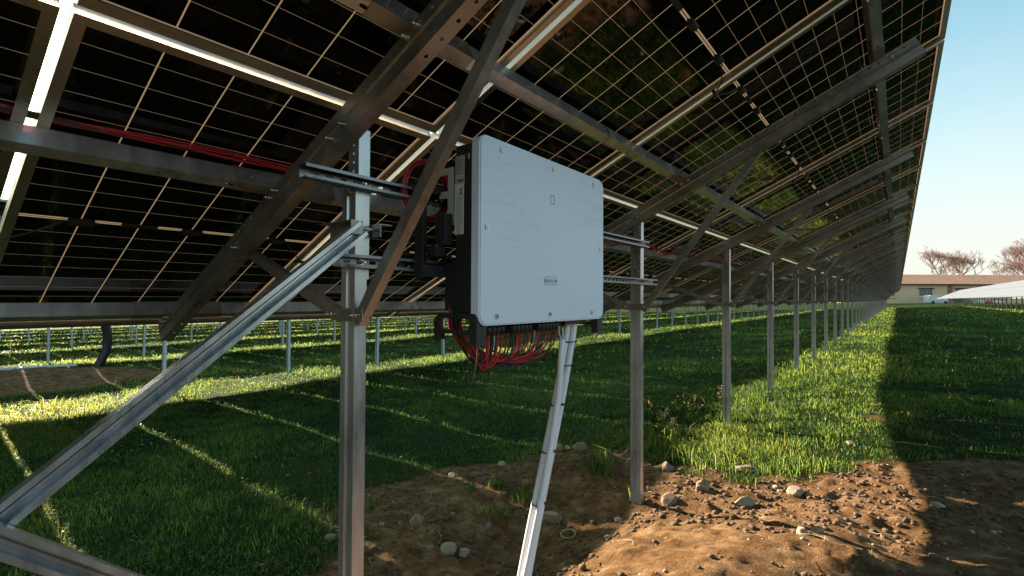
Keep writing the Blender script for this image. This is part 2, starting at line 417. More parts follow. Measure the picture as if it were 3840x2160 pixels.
# clover and small broad leaves between the blades
x, y, r = scatter(60000, 1.7, 9, 2)
k = (dirt_mask(x, y) < .5) & (fbm(x, y, 1.3, 3, 91) > -.08); x, y, r = x[k], y[k], r[k]; n = len(x)
z = ground_z(x, y) + rng.uniform(.01, .045, n); s = rng.uniform(.005, .011, n)*np.maximum(1, r/6)
c = np.zeros((n, 4, 3), np.float32); a = rng.uniform(0, 2*pi, n); ti = rng.uniform(-.7, .7, (n, 2))
for j in range(4):
    ux = np.cos(a + j*pi/2)*s*(1 if j % 2 else .7); uy = np.sin(a + j*pi/2)*s*(1 if j % 2 else .7)
    c[:, j] = np.stack([x+ux, y+uy, z + ux*ti[:, 0] + uy*ti[:, 1]], 1)
me = bpy.data.meshes.new('clover'); fill_mesh(me, c.reshape(-1, 3), np.arange(n*4, dtype=np.int32).reshape(-1, 4), 4)
at = me.attributes.new('tone', 'FLOAT', 'POINT'); at.data.foreach_set('value', np.repeat(np.clip(rng.normal(.4, .2, n), 0, .95), 4).astype(np.float32))
me.materials.append(leaf_mat('clover_leaf', (.006, .024, .006), (.013, .042, .009), (.026, .062, .014), .4))
tag(link(bpy.data.objects.new('clover', me)), 'low clover leaves scattered through the turf', 'ground cover', kind='stuff')
# dry leaves and bits
x, y, r = scatter(1500, 1.7, 9, 1)
k = (dirt_mask(x, y) < .9) & ((fbm(x, y, .9, 3, 101) > .02) | (x < -3.6)); x, y = x[k], y[k]; n = len(x)
z = ground_z(x, y) + rng.uniform(.008, .05, n); s = rng.uniform(.008, .02, n)
c = np.zeros((n, 4, 3), np.float32); a = rng.uniform(0, 2*pi, n); ti = rng.uniform(-.8, .8, (n, 2))
for j in range(4):
    ux = np.cos(a + j*pi/2)*s*(1 if j % 2 else .5); uy = np.sin(a + j*pi/2)*s*(1 if j % 2 else .5)
    c[:, j] = np.stack([x+ux, y+uy, z + ux*ti[:, 0] + uy*ti[:, 1]], 1)
me = bpy.data.meshes.new('leaf_litter'); fill_mesh(me, c.reshape(-1, 3), np.arange(n*4, dtype=np.int32).reshape(-1, 4), 4)
me.materials.append(simple('dry_leaf', (.15, .105, .06), .7, var=.25, scale=3))
tag(link(bpy.data.objects.new('leaf_litter', me)), 'pale dry leaves scattered over the turf', 'leaf litter', kind='stuff')

# grass tufts that stand alone on the bare soil
def tuft(x, y, n, rad, h, label, mix=.45, lean=1.0):
    xx = x + np.clip(rng.normal(0, rad, n), -1.8*rad, 1.8*rad); yy = y + np.clip(rng.normal(0, rad, n), -1.8*rad, 1.8*rad)
    o = blades('grass_tuft', xx, yy, h*rng.lognormal(-.1, .3, n), .0024*rng.uniform(.8, 1.5, n), np.clip(rng.normal(mix, .2, n), 0, .9), lean)
    tag(o, label, 'grass tuft', 'grass tufts on the bare soil')
tuft(-1.98, 3.75, 150, .07, .22, 'tall long-bladed grass tuft on bare soil left of the second post')
tuft(-2.18, 3.1, 130, .07, .12, 'leafy grass tuft on bare soil just behind the lower conduits')
tuft(-2.5, 3.1, 90, .035, .09, 'small bright grass tuft lit by the sun in the middle of the bare soil')
tuft(-2.62, 2.9, 50, .03, .07, 'tiny dark tuft beside the small bright one on the bare soil')
tuft(-2.25, 2.75, 90, .06, .06, 'low dark tuft left of the conduits below the leafy tuft')
tuft(-3.0, 2.25, 50, .04, .06, 'small tuft on the soil close to the right side of the nearest post')
tuft(-1.48, 3.33, 26, .015, .16, 'thin yellow-green tuft at the left foot of the second post', .8, .4)
tuft(-.75, 4.55, 260, .12, .11, 'wide lush tuft at the sunlit edge of the soil right of the second post', .6)
tuft(-1.25, 4.55, 320, .16, .13, 'dense sunlit grass tuft behind the second post at the soil edge', .6)
# weeds with brown heads beside the third post
def weed(x, y, h, n, label):
    bm = bmesh.new(); z0 = float(ground_z(x, y)); r_ = random.Random(int(x*1000+y*77))
    lay = bm.verts.layers.float.new('tone')
    for i in range(n):
        a = r_.uniform(0, 2*pi); l = r_.uniform(.1, .45)*h; hh = h*r_.uniform(.6, 1)
        p = [V((x+.02*cos(a), y+.02*sin(a), z0)), V((x+l*.4*cos(a), y+l*.4*sin(a), z0+hh*.6)), V((x+l*cos(a), y+l*sin(a), z0+hh))]
        tube(bm, spline(p, 3), .0022, 3)
        for k in range(9):
            t = r_.uniform(.25, 1); q = p[0].lerp(p[1], t*2) if t < .5 else p[1].lerp(p[2], t*2-1)
            b = r_.uniform(0, 2*pi); s = r_.uniform(.018, .04); d = V((cos(b), sin(b), r_.uniform(-.3, .7)))*s; w = V((-sin(b), cos(b), .2))*s*.3
            vs = [bm.verts.new(q), bm.verts.new(q+d*.5+w), bm.verts.new(q+d), bm.verts.new(q+d*.5-w)]
            for v in vs: v[lay] = 1.0 if t > .75 else r_.uniform(.2, .8)
            bm.faces.new(vs)
    o = obj('weed', bm, GRASS); tag(o, label, 'weed', 'weeds beside the posts')
weed(-1.75, 5.35, .42, 14, 'tall weed with brown withered tips just left of the third post')
weed(-1.95, 5.0, .34, 12, 'dark shaded weed between the second and third posts')
weed(-1.55, 5.9, .40, 12, 'tall weed with yellow-green leaves right of the third post')
weed(-1.5, 8.6, .28, 8, 'small withered weed beyond the fourth post')
weed(-1.75, 4.75, .3, 12, 'bushy weed behind the second post in the shade')

# stones, each its own
def stone(x, y, r, label=None, squash=.7, mat=STONE, name='stone', seed=0, group='stones on the bare soil'):
    bm = bmesh.new(); bmesh.ops.create_icosphere(bm, subdivisions=4, radius=1)
    r_ = random.Random(seed*31+int(x*991)+int(y*577)); sx, sy = r_.uniform(.8, 1.35), r_.uniform(.7, 1.0)
    pl = [(V((r_.gauss(0, 1), r_.gauss(0, 1), r_.gauss(0, 1))).normalized(), r_.uniform(.62, .92)) for _ in range(9)]
    for v in bm.verts:
        d = v.co.normalized(); k = 1 + .22*noise.noise(d*1.1 + V((x*9, y*7, seed))) + .22*abs(noise.noise(d*2.2 + V((y*5, x*3, seed)))) + .09*noise.noise(d*4.5 + V((x*5, x*3, seed))) + .03*noise.noise(d*11+V((x, y, 0)))
        for pn, ph in pl:
            dp = d.dot(pn)
            if dp > .05: k = min(k, ph/dp + .03*noise.noise(d*6))
        v.co = V((d.x*k*sx, d.y*k*sy, d.z*k*squash))*r*1.08
    o = obj(name, bm, mat, smooth=True, loc=(x, y, float(ground_z(x, y)) + r*squash*.2)); o.rotation_euler = (r_.uniform(-.3, .3), r_.uniform(-.3, .3), r_.uniform(0, 6))
    if label: tag(o, label, 'stone', group)
    return o
ST_ = [(-2.55, 2.28, .062, 'large brown stone on shaded soil right of the nearest post', .75, STONE),
 (-2.70, 2.12, .032, 'pale rounded stone beside the large brown one near the nearest post', .6, STONEP),
 (-2.60, 2.20, .024, 'small brown stone leaning between the pale stone and the large brown one', .9, STONE),
 (-2.16, 2.19, .058, 'pale squarish stone, the largest of three in a short row on dark soil', .85, STONEP),
 (-2.08, 2.24, .044, 'blocky pale stone, right one of three in a row on dark soil', .95, STONEP),
 (-2.25, 2.13, .034, 'reddish stone, left one of three in a row on dark soil', .6, STONE),
 (-1.90, 1.93, .040, 'oblong stone right at the bottom edge beside the bright light streak', .5, STONE),
 (-1.95, 3.00, .085, 'big brown stone directly right of the conduits', .7, STONE),
 (-1.78, 3.12, .036, 'upright reddish stone between the conduits and the second post', 1.1, STONE),
 (-1.44, 3.02, .040, 'flat pale stone at the shadow edge left of the second post', .4, STONEP),
 (-1.40, 2.78, .022, 'small round pale stone at the shadow edge below the flat pale one', .8, STONEP),
 (-2.36, 4.12, .07, 'large half-buried brown stone at the far edge of the soil right of the conduits', .7, STONE),
 (-2.55, 4.05, .055, 'round brown stone at the far soil edge left of the conduits', .7, STONE),
 (-2.12, 3.85, .13, 'broad earthy boulder on the soil behind the conduits', .5, CLOD),
 (-1.50, 4.05, .055, 'brown stone behind the second post near the grass edge', .8, STONE),
 (-1.25, 3.42, .075, 'rounded stone lying against the right foot of the second post', .6, STONE),
 (-1.12, 3.72, .06, 'upright sunlit stone right of the second post', .9, STONE),
 (-.98, 4.42, .10, 'large pale sunlit stone in front of the grass right of the second post', .5, STONEP),
 (-1.08, 4.35, .04, 'small stone touching the large pale one at the grass edge', .6, STONEP),
 (-.82, 3.62, .065, 'pale sunlit stone alone in the middle of the lit soil', .65, STONEP),
 (-.58, 4.02, .05, 'upright pale stone right of middle on the lit soil', .85, STONEP),
 (-.50, 4.04, .035, 'small stone beside the upright pale one on the lit soil', .6, STONE),
 (-.72, 4.16, .034, 'small flat stone behind the upright pale one on the lit soil', .5, STONEP),
 (-.42, 3.12, .042, 'pale pebble right of the dark post shadow on the lit soil', .7, STONEP),
 (-.36, 3.2, .03, 'small pebble near the right end of the dark post shadow', .8, STONEP),
 (-.33, 5.45, .045, 'pale stone at the shadow edge of the lit grass strip', .6, STONEP),
 (.18, 4.3, .05, 'lone pale stone in the deep shade on the right', .5, STONEP),
 (-2.95, 3.05, .05, 'brown stone at the left edge of the soil beside the turf', .5, STONE),
 (-2.8, 3.5, .045, 'pale stone on the upper left edge of the bare soil', .5, STONEP),
 (-2.2, 2.62, .03, 'small red-brown stone alone on the dark soil left of the conduits', .5, STONE),
 (-1.62, 1.98, .018, 'tiny pale stone on the dark soil right of the light streak', .8, STONEP),
 (-2.75, 1.78, .05, 'squarish brown stone at the bottom left beside the nearest post', .6, STONE)]
for i, (x, y, r, lab, sq, m) in enumerate(ST_): stone(x, y, r*.86, lab, sq, m, seed=i)
# crumbs of soil and gravel nobody could count
def crumbs(name, n, rmin, rmax, mat, label, cat, seedv):
    protos = []
    for i in range(5):
        b = bmesh.new(); bmesh.ops.create_icosphere(b, subdivisions=1, radius=1)
        for v in b.verts: v.co *= 1 + .35*noise.noise(v.co*1.7 + V((i*5, seedv, 0)))
        protos.append((np.array([v.co[:] for v in b.verts]), np.array([[v.index for v in f.verts] for f in b.faces]))); b.free()
    x = rng.uniform(-3.6, 1.2, n*3); y = rng.uniform(1.0, 5.4, n*3)
    k = (dirt_mask(x, y) > .4) & (fbm(x, y, 2.5, 3, seedv) > -.12); x, y = x[k][:n], y[k][:n]; n = len(x)
    r = rmin*(rmax/rmin)**(rng.uniform(0, 1, n)**2.2); z = ground_z(x, y) + r*.15
    cs, fs, off = [], [], 0
    for i in range(n):
        pv, pf = protos[i % 5]; a = rng.uniform(0, 6.28); ca, sa = cos(a), sin(a)
        q = pv*[1.2, .9, .7]; q = np.stack([q[:, 0]*ca-q[:, 1]*sa, q[:, 0]*sa+q[:, 1]*ca, q[:, 2]], 1)*r[i] + [x[i], y[i], z[i]]
        cs.append(q); fs.append(pf+off); off += len(q)
    me = bpy.data.meshes.new(name); fill_mesh(me, np.concatenate(cs).astype(np.float32), np.concatenate(fs).astype(np.int32), 3)
    me.polygons.foreach_set('use_smooth', np.ones(len(me.polygons), bool)); me.materials.append(mat)
    tag(link(bpy.data.objects.new(name, me)), label, cat, kind='stuff')
crumbs('soil_clods', 9500, .003, .024, CLOD, 'crumbs and clods of dug reddish-brown soil', 'soil', 3)
crumbs('gravel', 380, .004, .016, STONEP, 'small pale pebbles strewn over the bare soil', 'gravel', 8)
# dry straw stalks on the soil
bm = bmesh.new()
for i in range(70):
    x, y = random.uniform(-2.8, .9), random.uniform(1.6, 4.9); a = random.uniform(0, 6.28); l = random.uniform(.05, .22)
    pts = []
    for k in range(5):
        t = k/4; xx = x + l*t*cos(a+t*.8); yy = y + l*t*sin(a+t*.8); pts.append((xx, yy, float(ground_z(xx, yy)) + .008 + .02*sin(t*pi)*random.random()))
    tube(bm, pts, .0012, 4)
tag(obj('straw', bm, simple('dry_straw', (.42, .33, .2), .6)), 'loose dry straw and root fibres lying on the bare soil', 'straw', kind='stuff')
# yellowish ring
bm = bmesh.new(); rz = float(ground_z(-1.72, 2.85))+.02
tube(bm, [(-1.72+.047*cos(t*pi/16), 2.85+.047*sin(t*pi/16), rz+.008*sin(t*pi/16)) for t in range(33)], .0038, 8)
tag(obj('plastic_ring', bm, simple('yellowed_plastic', (.36, .33, .16), .5)), 'pale yellow open ring lying on the dark soil right of the conduits', 'ring')

# ------------------------------------------------------------------ solar panels of the near row
def frame_bm(z_top=-.033):
    bm = bmesh.new(); a, b = GAP/2, PITCH-GAP/2; c, d = GAP/2, HS-GAP/2; t = .002; fl = .028
    # outer walls
    boxr(bm, (a, c, z_top), (a+t, d, 0)); boxr(bm, (b-t, c, z_top), (b, d, 0))
    boxr(bm, (a+t, c, z_top), (b-t, c+t, 0)); boxr(bm, (a+t, d-t, z_top), (b-t, d, 0))
    # bottom return flanges
    boxr(bm, (a+t, c+t, -t), (a+fl, d-t, 0)); boxr(bm, (b-fl, c+t, -t), (b-t, d-t, 0))
    boxr(bm, (a+fl, c+t, -t), (b-fl, c+fl, 0)); boxr(bm, (a+fl, d-fl, -t), (b-fl, d-t, 0))
    # inner wall that carries the glass
    g = .010
    boxr(bm, (a+t, c+t, z_top), (a+g, d-t, z_top+.012)); boxr(bm, (b-g, c+t, z_top), (b-t, d-t, z_top+.012))
    boxr(bm, (a+g, c+t, z_top), (b-g, c+g, z_top+.012)); boxr(bm, (a+g, d-g, z_top), (b-g, d-t, z_top+.012))
    return bm
def sheet_bm():
    bm = bmesh.new(); a, b = GAP/2+.004, PITCH-GAP/2-.004; c, d = GAP/2+.004, HS-GAP/2-.004; z = -.029
    bm.faces.new([bm.verts.new(p) for p in ((a, c, z), (b, c, z), (b, d, z), (a, d, z))]); return bm
CX0, CW = GAP/2+MARG, (PITCH-GAP-2*MARG)/6
def jbox_bm():
    bm = bmesh.new(); box(bm, (0, 0, -.019), (.076, .034, .016)); box(bm, (0, 0, -.010), (.058, .024, .004))
    for s in (-1, 1): tube(bm, [(s*.038, 0, -.019), (s*.052, 0, -.019)], .005, 8)
    bmesh.ops.bevel(bm, geom=[e for e in bm.edges if e.calc_length() > .02], offset=.002, segments=1, affect='EDGES'); return bm
def lead_bm(sag=.07):
    bm = bmesh.new(); x0 = CX0 + CW*5; pts = [(x0+.05, HS/2, -.018), (x0+.11, HS/2-.04, .0+sag*.4), (x0+.17, HS/2-.09, sag*.5), (PITCH+.06, HS/2-.05, sag*.3), (PITCH+CX0+CW-.05, HS/2, -.018)]
    pp = spline(pts, 6); tube(bm, pp, .0032, 6)
    m = pp[len(pp)//2]; tube(bm, [m-V((.04, 0, 0)), m+V((.04, -.01, 0))], .008, 8)
    return bm
def make_panel():
    e = empty('solar_panel', mat=MP)
    obj('frame', frame_bm(), ALU, e); obj('cell_glass', sheet_bm(), CELL, e)
    for c in (1, 3, 5):
        obj('junction_box', jbox_bm(), PLASTIC, e, loc=(CX0+CW*c, HS/2, 0))
    obj('lead', lead_bm(), BLACKC, e)
    bm = bmesh.new(); box(bm, (0, 0, -.0265), (.12, .022, .004)); obj('rating_plate', bm, BRACKET, e, loc=(CX0+CW*2, HS/2, 0))
    return e
def far_panel_bm():
    bm = bmesh.new(); a, b = GAP/2, PITCH-GAP/2; c, d = GAP/2, HS-GAP/2; fl = .028
    for lo, hi in (((a, c, -.033), (a+fl, d, 0)), ((b-fl, c, -.033), (b, d, 0)), ((a+fl, c, -.033), (b-fl, c+fl, 0)), ((a+fl, d-fl, -.033), (b-fl, d, 0))): boxr(bm, lo, hi, mi=1)
    bm.faces.new([bm.verts.new(p) for p in ((a+fl, c+fl, -.029), (b-fl, c+fl, -.029), (b-fl, d-fl, -.029), (a+fl, d-fl, -.029))])
    for k in (1, 3, 5): box(bm, (CX0+CW*k, HS/2, -.014), (.076, .034, .016), mi=2)
    box(bm, (CX0+CW*5.6, HS/2-.05, .006), (.12, .06, .02), mi=2)
    return bm
ORD = ['first', 'second', 'third', 'fourth', 'fifth', 'sixth', 'seventh', 'eighth', 'ninth', 'tenth', 'eleventh', 'twelfth', 'thirteenth', 'fourteenth', 'fifteenth', 'sixteenth', 'seventeenth', 'eighteenth', 'nineteenth', 'twentieth']
proto = make_panel(); fp = far_panel_bm(); fme = bpy.data.meshes.new('solar_panel'); fp.to_mesh(fme); fp.free()
for m in (CELL, ALU, PLASTIC): fme.materials.append(m)
first = True
NU0, NU1, NEAR = -3, 2*ROWEND, 15
for tier, tn in ((0, 'upper'), (-1, 'lower')):
    for u in range(NU0, NU1):
        M_ = MP @ Matrix.Translation((u*PITCH, tier*HS, 0))
        if u < NEAR:
            if first: o = proto; first = False
            else: o = copy_tree(proto)
            o.matrix_world = M_
            if u >= -1: lab = f'dark glass solar panel, {tn} tier overhead, {ORD[u+1]} from the left edge'
            else: lab = f'dark glass solar panel, {tn} tier, {"just" if u == -2 else "far"} beyond the left edge'
        else:
            o = link(bpy.data.objects.new('solar_panel', fme)); o.matrix_world = M_
            lab = f'dark glass solar panel, {tn} tier, in the receding far part of the row'
        tag(o, lab, 'solar panel', 'solar panels of the near row')

# ------------------------------------------------------------------ purlins
def purlin_bm(L, slots):
    """local: x along row, y = slope, z = below.  web at y 0 facing up-slope, flanges towards -y"""
    bm = bmesh.new(); t = .003
    boxr(bm, (0, -t, .001), (L, 0, .066))
    boxr(bm, (0, -.046, .001), (L, -t, .001+t))
    holes = [(x, .016, .007) for x in slots]
    hstrip(bm, (0, -.046, .063), (1, 0, 0), (0, 1, 0), (0, 0, 1), L, .043, t, holes)
    boxr(bm, (0, -.046, .051), (L, -.0435, .063))
    return bm
PUR = [(-1.615, 'lowest'), (-.445, 'second lowest'), (.415, 'second highest'), (1.575, 'highest')]
RY = .965            # first rafter web
PL = 2*BAY
pur_me = None
for s0, nm in PUR:
    k = 0; y = RY - .62 - BAY
    y -= 2*BAY if False else 0
    while y < RY + ROWEND*BAY - .5:
        if pur_me is None:
            slots = [x for c in (.62, .62+BAY) for x in (c-.16, c-.11, c-.06, c+.12, c+.17, c+.22)]
            pur_me = obj('purlin', purlin_bm(PL-.006, slots), STEEL); p_ = pur_me
            # sleeve parts nested over the joint and the middle
            for cx in (.47, .47+BAY):
                b = bmesh.new(); prism(b, [(0, 0), (.05, 0), (.05, .0025), (.003, .0025), (.003, .068), (.05, .068), (.05, .0705), (0, .0705)], (cx, .0035, -.0015), (cx+.40, .0035, -.0015), (0, -1, 0), (0, 0, 1))
                for q in (.06, .12, .28, .34): bolt(b, (cx+q, .004, .035), (0, 1, 0), .006, .008)
                obj('splice_sleeve', b, STEEL_OLD, pur_me)
        else: p_ = copy_tree(pur_me)
        p_.matrix_world = MP @ Matrix.Translation((y - Y0, s0, 0))
        far = y > 24
        lab = f'{nm} of the four long steel purlins under the panels, ' + ('one of its distant lengths' if far else ('length nearest the viewer' if k == 0 else f'{ORD[k]} length along the row'))
        tag(p_, lab, 'purlin', 'purlins carrying the panels'); y += PL; k += 1

# ------------------------------------------------------------------ support frames
PX, PY = -1.41, .99     # post face corner
def support_frame(bolts=True):
    e = empty('support_frame', (-1.45, 1.02, -1.35))
    ox, oy, oz = -1.45, 1.02, -1.35
    T = Matrix.Translation((-ox, -oy, -oz))
    def fin(name, bm, mat=STEEL, parent=None):
        bm.transform(T if parent is None else T); return obj(name, bm, mat, e if parent is None else parent)
    # lower post: ribbed open section, rib in the -Y face
    sec = [(-.075, 0), (-.048, 0), (-.043, .010), (-.034, .010), (-.029, 0), (0, 0), (0, .046), (-.012, .046), (-.012, .043), (-.003, .043), (-.003, .003), (-.0275, .003), (-.033, .013), (-.0445, .013), (-.049, .003), (-.072, .003), (-.072, .043), (-.063, .043), (-.063, .046), (-.075, .046)]
    bm = bmesh.new(); prism(bm, sec, (PX, PY, -2.2), (PX, PY, .385), (1, 0, 0), (0, 1, 0)); post = fin('post', bm, STEEL)
    # upper telescoping post, with a column of real holes
    bm = bmesh.new(); z0, z1 = .06, .56
    boxr(bm, (PX-.062, PY+.0175, z0), (PX-.059, PY+.055, z1)); 
    hstrip(bm, (PX-.0045-.0545, PY+.0145, z0), (0, 0, 1), (1, 0, 0), (0, -1, 0), z1-z0, .0545, .003, [(.30+.030*i, .0055, .0055) for i in range(6)])
    boxr(bm, (PX-.0045, PY+.0115, z0), (PX-.0015+.0, PY+.0555, z1))
    fin('upper_post', bm, STEEL)
    if bolts:
        for z in (.345, .19): bm = bmesh.new(); bolt(bm, (PX-.018, PY-.0, z), (0, -1, 0), .006, .010); fin('bolt', bm, BOLT)
    # rafter: web on the -Y side, bottom flange towards +Y
    s0, s1 = -1.73, 1.715; t = .003; L = s1-s0
    bm = bmesh.new(); o = PP(RY-.018, s0, .068)
    h_ = [(x, .006, .006) for x in np.arange(.05, L*.33, .055)] + [(x, .006, .006) for x in np.arange(L*.60, L-.04, .055)]
    hstrip(bm, PP(RY-.018, s0, .070), SL, DN, AY, L, .034, t, h_)
    hstrip(bm, PP(RY-.018, s0, .104), SL, DN, AY, L, .062, t, [])
    prism(bm, [(0, 0), (.006, .006), (.006, .010), (0, .016)], PP(RY-.018, s0, .106), PP(RY-.018, s1, .106), (0, -1, 0), DN)   # stiffening rib
    hstrip(bm, PP(RY-.015, s0, .163), SL, AY, DN, L, .050, t, [(x, .006, .006) for x in np.arange(.05, L*.33, .055)] + [(x, .007, .007) for x in np.arange(L*.62, L-.04, .07)])
    hstrip(bm, PP(RY-.015, s0, .070), SL, AY, DN, L, .050, t, [])
    hstrip(bm, PP(RY+.032, s0, .148), SL, DN, AY, L, .015, t, [])
    hstrip(bm, PP(RY+.032, s0, .073), SL, DN, AY, L, .012, t, [])
    raf = fin('rafter', bm, STEEL_OLD)
    if bolts:
        for s, o_, rr_ in [(s+d, .092, .008) for s, _ in PUR for d in (-.03, .02)] + [(s, .13, .007) for s in (-.05, .03, .83, -.80)]:
            bm = bmesh.new(); bolt(bm, PP(RY-.018, s, o_), (0, -1, 0), rr_, .012); fin('bolt', bm, BOLT, raf)
    # collar with ears
    zc = -.058; bm = bmesh.new(); hh = .021; f = PY-.004
    boxr(bm, (PX-.082, f-.003, zc-hh), (PX+.004, f, zc+hh)); boxr(bm, (PX+.001, f, zc-hh), (PX+.004, PY+.052, zc+hh))
    boxr(bm, (PX-.082, f, zc-hh), (PX-.079, PY+.052, zc+hh)); boxr(bm, (PX-.082, PY+.052, zc-hh), (PX+.004, PY+.055, zc+hh))
    boxr(bm, (PX+.004, f-.003, zc-hh), (PX+.052, f, zc+hh)); boxr(bm, (PX-.125, f-.003, zc-hh), (PX-.082, f, zc+hh))
    boxr(bm, (PX+.004, f+.034, zc-hh), (PX+.052, f+.037, zc+hh)); boxr(bm, (PX-.125, f+.034, zc-hh), (PX-.082, f+.037, zc+hh))
    bmesh.ops.bevel(bm, geom=[e_ for e_ in bm.edges if e_.calc_length() > .03], offset=.0008, segments=1, affect='EDGES')
    col = fin('collar', bm, STEEL_OLD)
    if bolts:
        for x_ in (PX+.028, PX-.108): bm = bmesh.new(); bolt(bm, (x_, f-.003, zc), (0, -1, 0), .0075, .018); fin('bolt', bm, BOLT, col)
    # braces (closed rectangular channels) in the plane of the ears
    def brace(a, b_):
        a, b_ = V(a), V(b_); d = (b_-a).normalized(); n = d.cross(AY).normalized()
        a -= d*.03; bm = bmesh.new()
        prism(bm, [(-.019, 0), (.019, 0), (.019, .0335), (.011, .0335), (.011, .031), (.0165, .031), (.0165, .0025), (-.0165, .0025), (-.0165, .031), (-.011, .031), (-.011, .0335), (-.019, .0335)], a, b_, n, (0, 1, 0)); return bm
    q = PP(0, .86, .15); bm = brace((PX+.030, f+.0003, zc), (q.x, f+.0003, q.z)); fin('brace', bm, STEEL_OLD)
    q = PP(0, -.80, .15); bm = brace((PX-.100, f+.0003, zc), (q.x, f+.0003, q.z)); fin('brace', bm, STEEL_OLD)
    return e
sf = support_frame(); sf_far = None
for k in range(-1, ROWEND):
    if k == 0: o = sf
    elif k < 8: o = copy_tree(sf)
    elif sf_far is None: sf_far = o = support_frame(False)
    else: o = copy_tree(sf_far)
    yy = 1.02 + k*BAY
    o.location = (-1.45, yy, -1.35)
    side = {0: 'nearest galvanised post with rafter and braces, standing left of the inverter', 1: 'second galvanised post with rafter and braces, just right of the inverter', -1: 'galvanised post and rafter out of sight left of the picture'}
    lab = side.get(k) or (f'{ORD[k]} galvanised post with rafter and braces counting from the nearest one' if k < 18 else 'distant galvanised post with rafter near the far end of the row')
    tag(o, lab, 'support frame', 'support frames of the near row')

# crossing diagonal struts in the plane of the posts, between the nearest post and the one left of the view
def strut(name, a, b, label, rotflip=1, head=True):
    a, b = V(a), V(b); d = (b-a).normalized(); up = V((1, 0, 0)).cross(d)*rotflip
    e = empty(name, a); bm = bmesh.new(); T = Matrix.Translation(-a)
    sec = [(0, -.024), (.003, -.024), (.003, -.0215), (.026, -.0215), (.026, -.013), (.0285, -.013), (.0285, -.024), (.0285, -.024)]
    sec = [(0, -.025), (.030, -.025), (.030, -.013), (.0275, -.013), (.0275, -.0225), (.0025, -.0225), (.0025, -.006), (.008, -.003), (.008, .003), (.0025, .006), (.0025, .0225), (.0275, .0225), (.0275, .013), (.030, .013), (.030, .025), (0, .025)]
    prism(bm, sec, a, b, (1, 0, 0), up); bm.transform(T); obj('channel', bm, STEEL, e)
    tag(e, label, 'diagonal strut', 'crossing diagonal struts beside the nearest post'); return e, T
e, T = strut('diagonal_strut', (-1.385, .985, .222), (-1.385, -1.24, -1.56), 'long grey-blue diagonal channel running from the nearest post down to the lower left corner')
bm = bmesh.new()   # bracket round the post
z = .222; f = PY-.006
boxr(bm, (-1.54, f-.003, z-.022), (-1.360, f, z+.022)); boxr(bm, (-1.363, f-.045, z-.022), (-1.360, f-.003, z+.022)); boxr(bm, (-1.54, f-.045, z+.019), (-1.360, f-.003, z+.022))
boxr(bm, (-1.54, PY+.062, z-.022), (-1.36, PY+.065, z+.022)); boxr(bm, (-1.43, PY+.065, z+.019), (-1.36, PY+.11, z+.022))
bm.transform(T); obj('bracket', bm, STEEL_OLD, e)
bm = bmesh.new(); tube(bm, [(-1.375, f-.02, z), (-1.375, PY+.085, z)], .005, 8); tube(bm, [(-1.375, f-.018, z), (-1.375, f-.008, z)], .011, 6); bm.transform(T); obj('bolt', bm, BOLT, e)
strut('diagonal_strut', (-1.345, -1.2, .725), (-1.345, 1.0, -1.175), 'wide flat diagonal channel crossing the bottom left corner of the picture')

# ------------------------------------------------------------------ slotted rails
STEEL_RAIL = simple('slotted_rail_steel', (.22, .23, .25), .34, .85, .2, 30, .3)
def rail(y0, y1, z, label, xw=-1.407, h=.041, d=.041):
    e = empty('slotted_rail', (xw, y0, z)); L = y1-y0
    bm = bmesh.new(); t = .0025
    hstrip(bm, (0, 0, -h/2), (0, 1, 0), (0, 0, 1), (1, 0, 0), L, h, t, [(x, .014, .0065) for x in np.arange(.05, L-.03, .05)])
    for s in (-1, 1):
        zz = s*(h/2 - t/2); box(bm, (t+(d-t)/2, L/2, zz), (d-t, L, t)); box(bm, (d-t/2, L/2, s*(h/2-t-.0035)), (t, L, .007))
    obj('channel', bm, STEEL_RAIL, e)
    bm = bmesh.new()
    for y in (1.02, 3.32):
        if y0 < y < y1: bolt(bm, (t, y-y0-.01, 0), (1, 0, 0), .007, .012)
    obj('bolt', bm, BOLT, e)
    tag(e, label, 'slotted rail', 'slotted rails holding the inverter')
rail(.79, 3.34, .372, 'upper slotted steel rail bolted across two posts behind the white inverter')
rail(.905, 3.49, .115, 'lower slotted steel rail bolted across two posts behind the white inverter')

# ------------------------------------------------------------------ inverter
inv = empty('inverter', (-1.25, 1.74, .23))
TI = Matrix.Translation((1.25, -1.74, -.23))
def ip(name, bm, mat, parent=inv, smooth=False):
    bm.transform(TI); return obj(name, bm, mat, parent, smooth)
def rrect(y0, y1, z0, z1, r, n=8):
    out = []
    for cy, cz, a0 in ((y1-r, z1-r, 0), (y0+r, z1-r, 90), (y0+r, z0+r, 180), (y1-r, z0+r, 270)):
        for k in range(n+1):
            a = radians(a0 + 90*k/n); out.append((cy + r*cos(a), cz + r*sin(a)))
    return out
bm = bmesh.new()
prism(bm, rrect(1.288, 2.197, -.098, .568, .042), (-1.168, 0, 0), (-1.130, 0, 0), (0, 1, 0), (0, 0, 1))
bmesh.ops.remove_doubles(bm, verts=bm.verts, dist=1e-5)
bmesh.ops.dissolve_limit(bm, angle_limit=.01, verts=bm.verts, edges=bm.edges)
fr = [e_ for e_ in bm.edges if all(v.co.x > -1.1305 for v in e_.verts)]
bmesh.ops.bevel(bm, geom=fr, offset=.006, segments=3, affect='EDGES')
cover = ip('front_cover', bm, COVER)
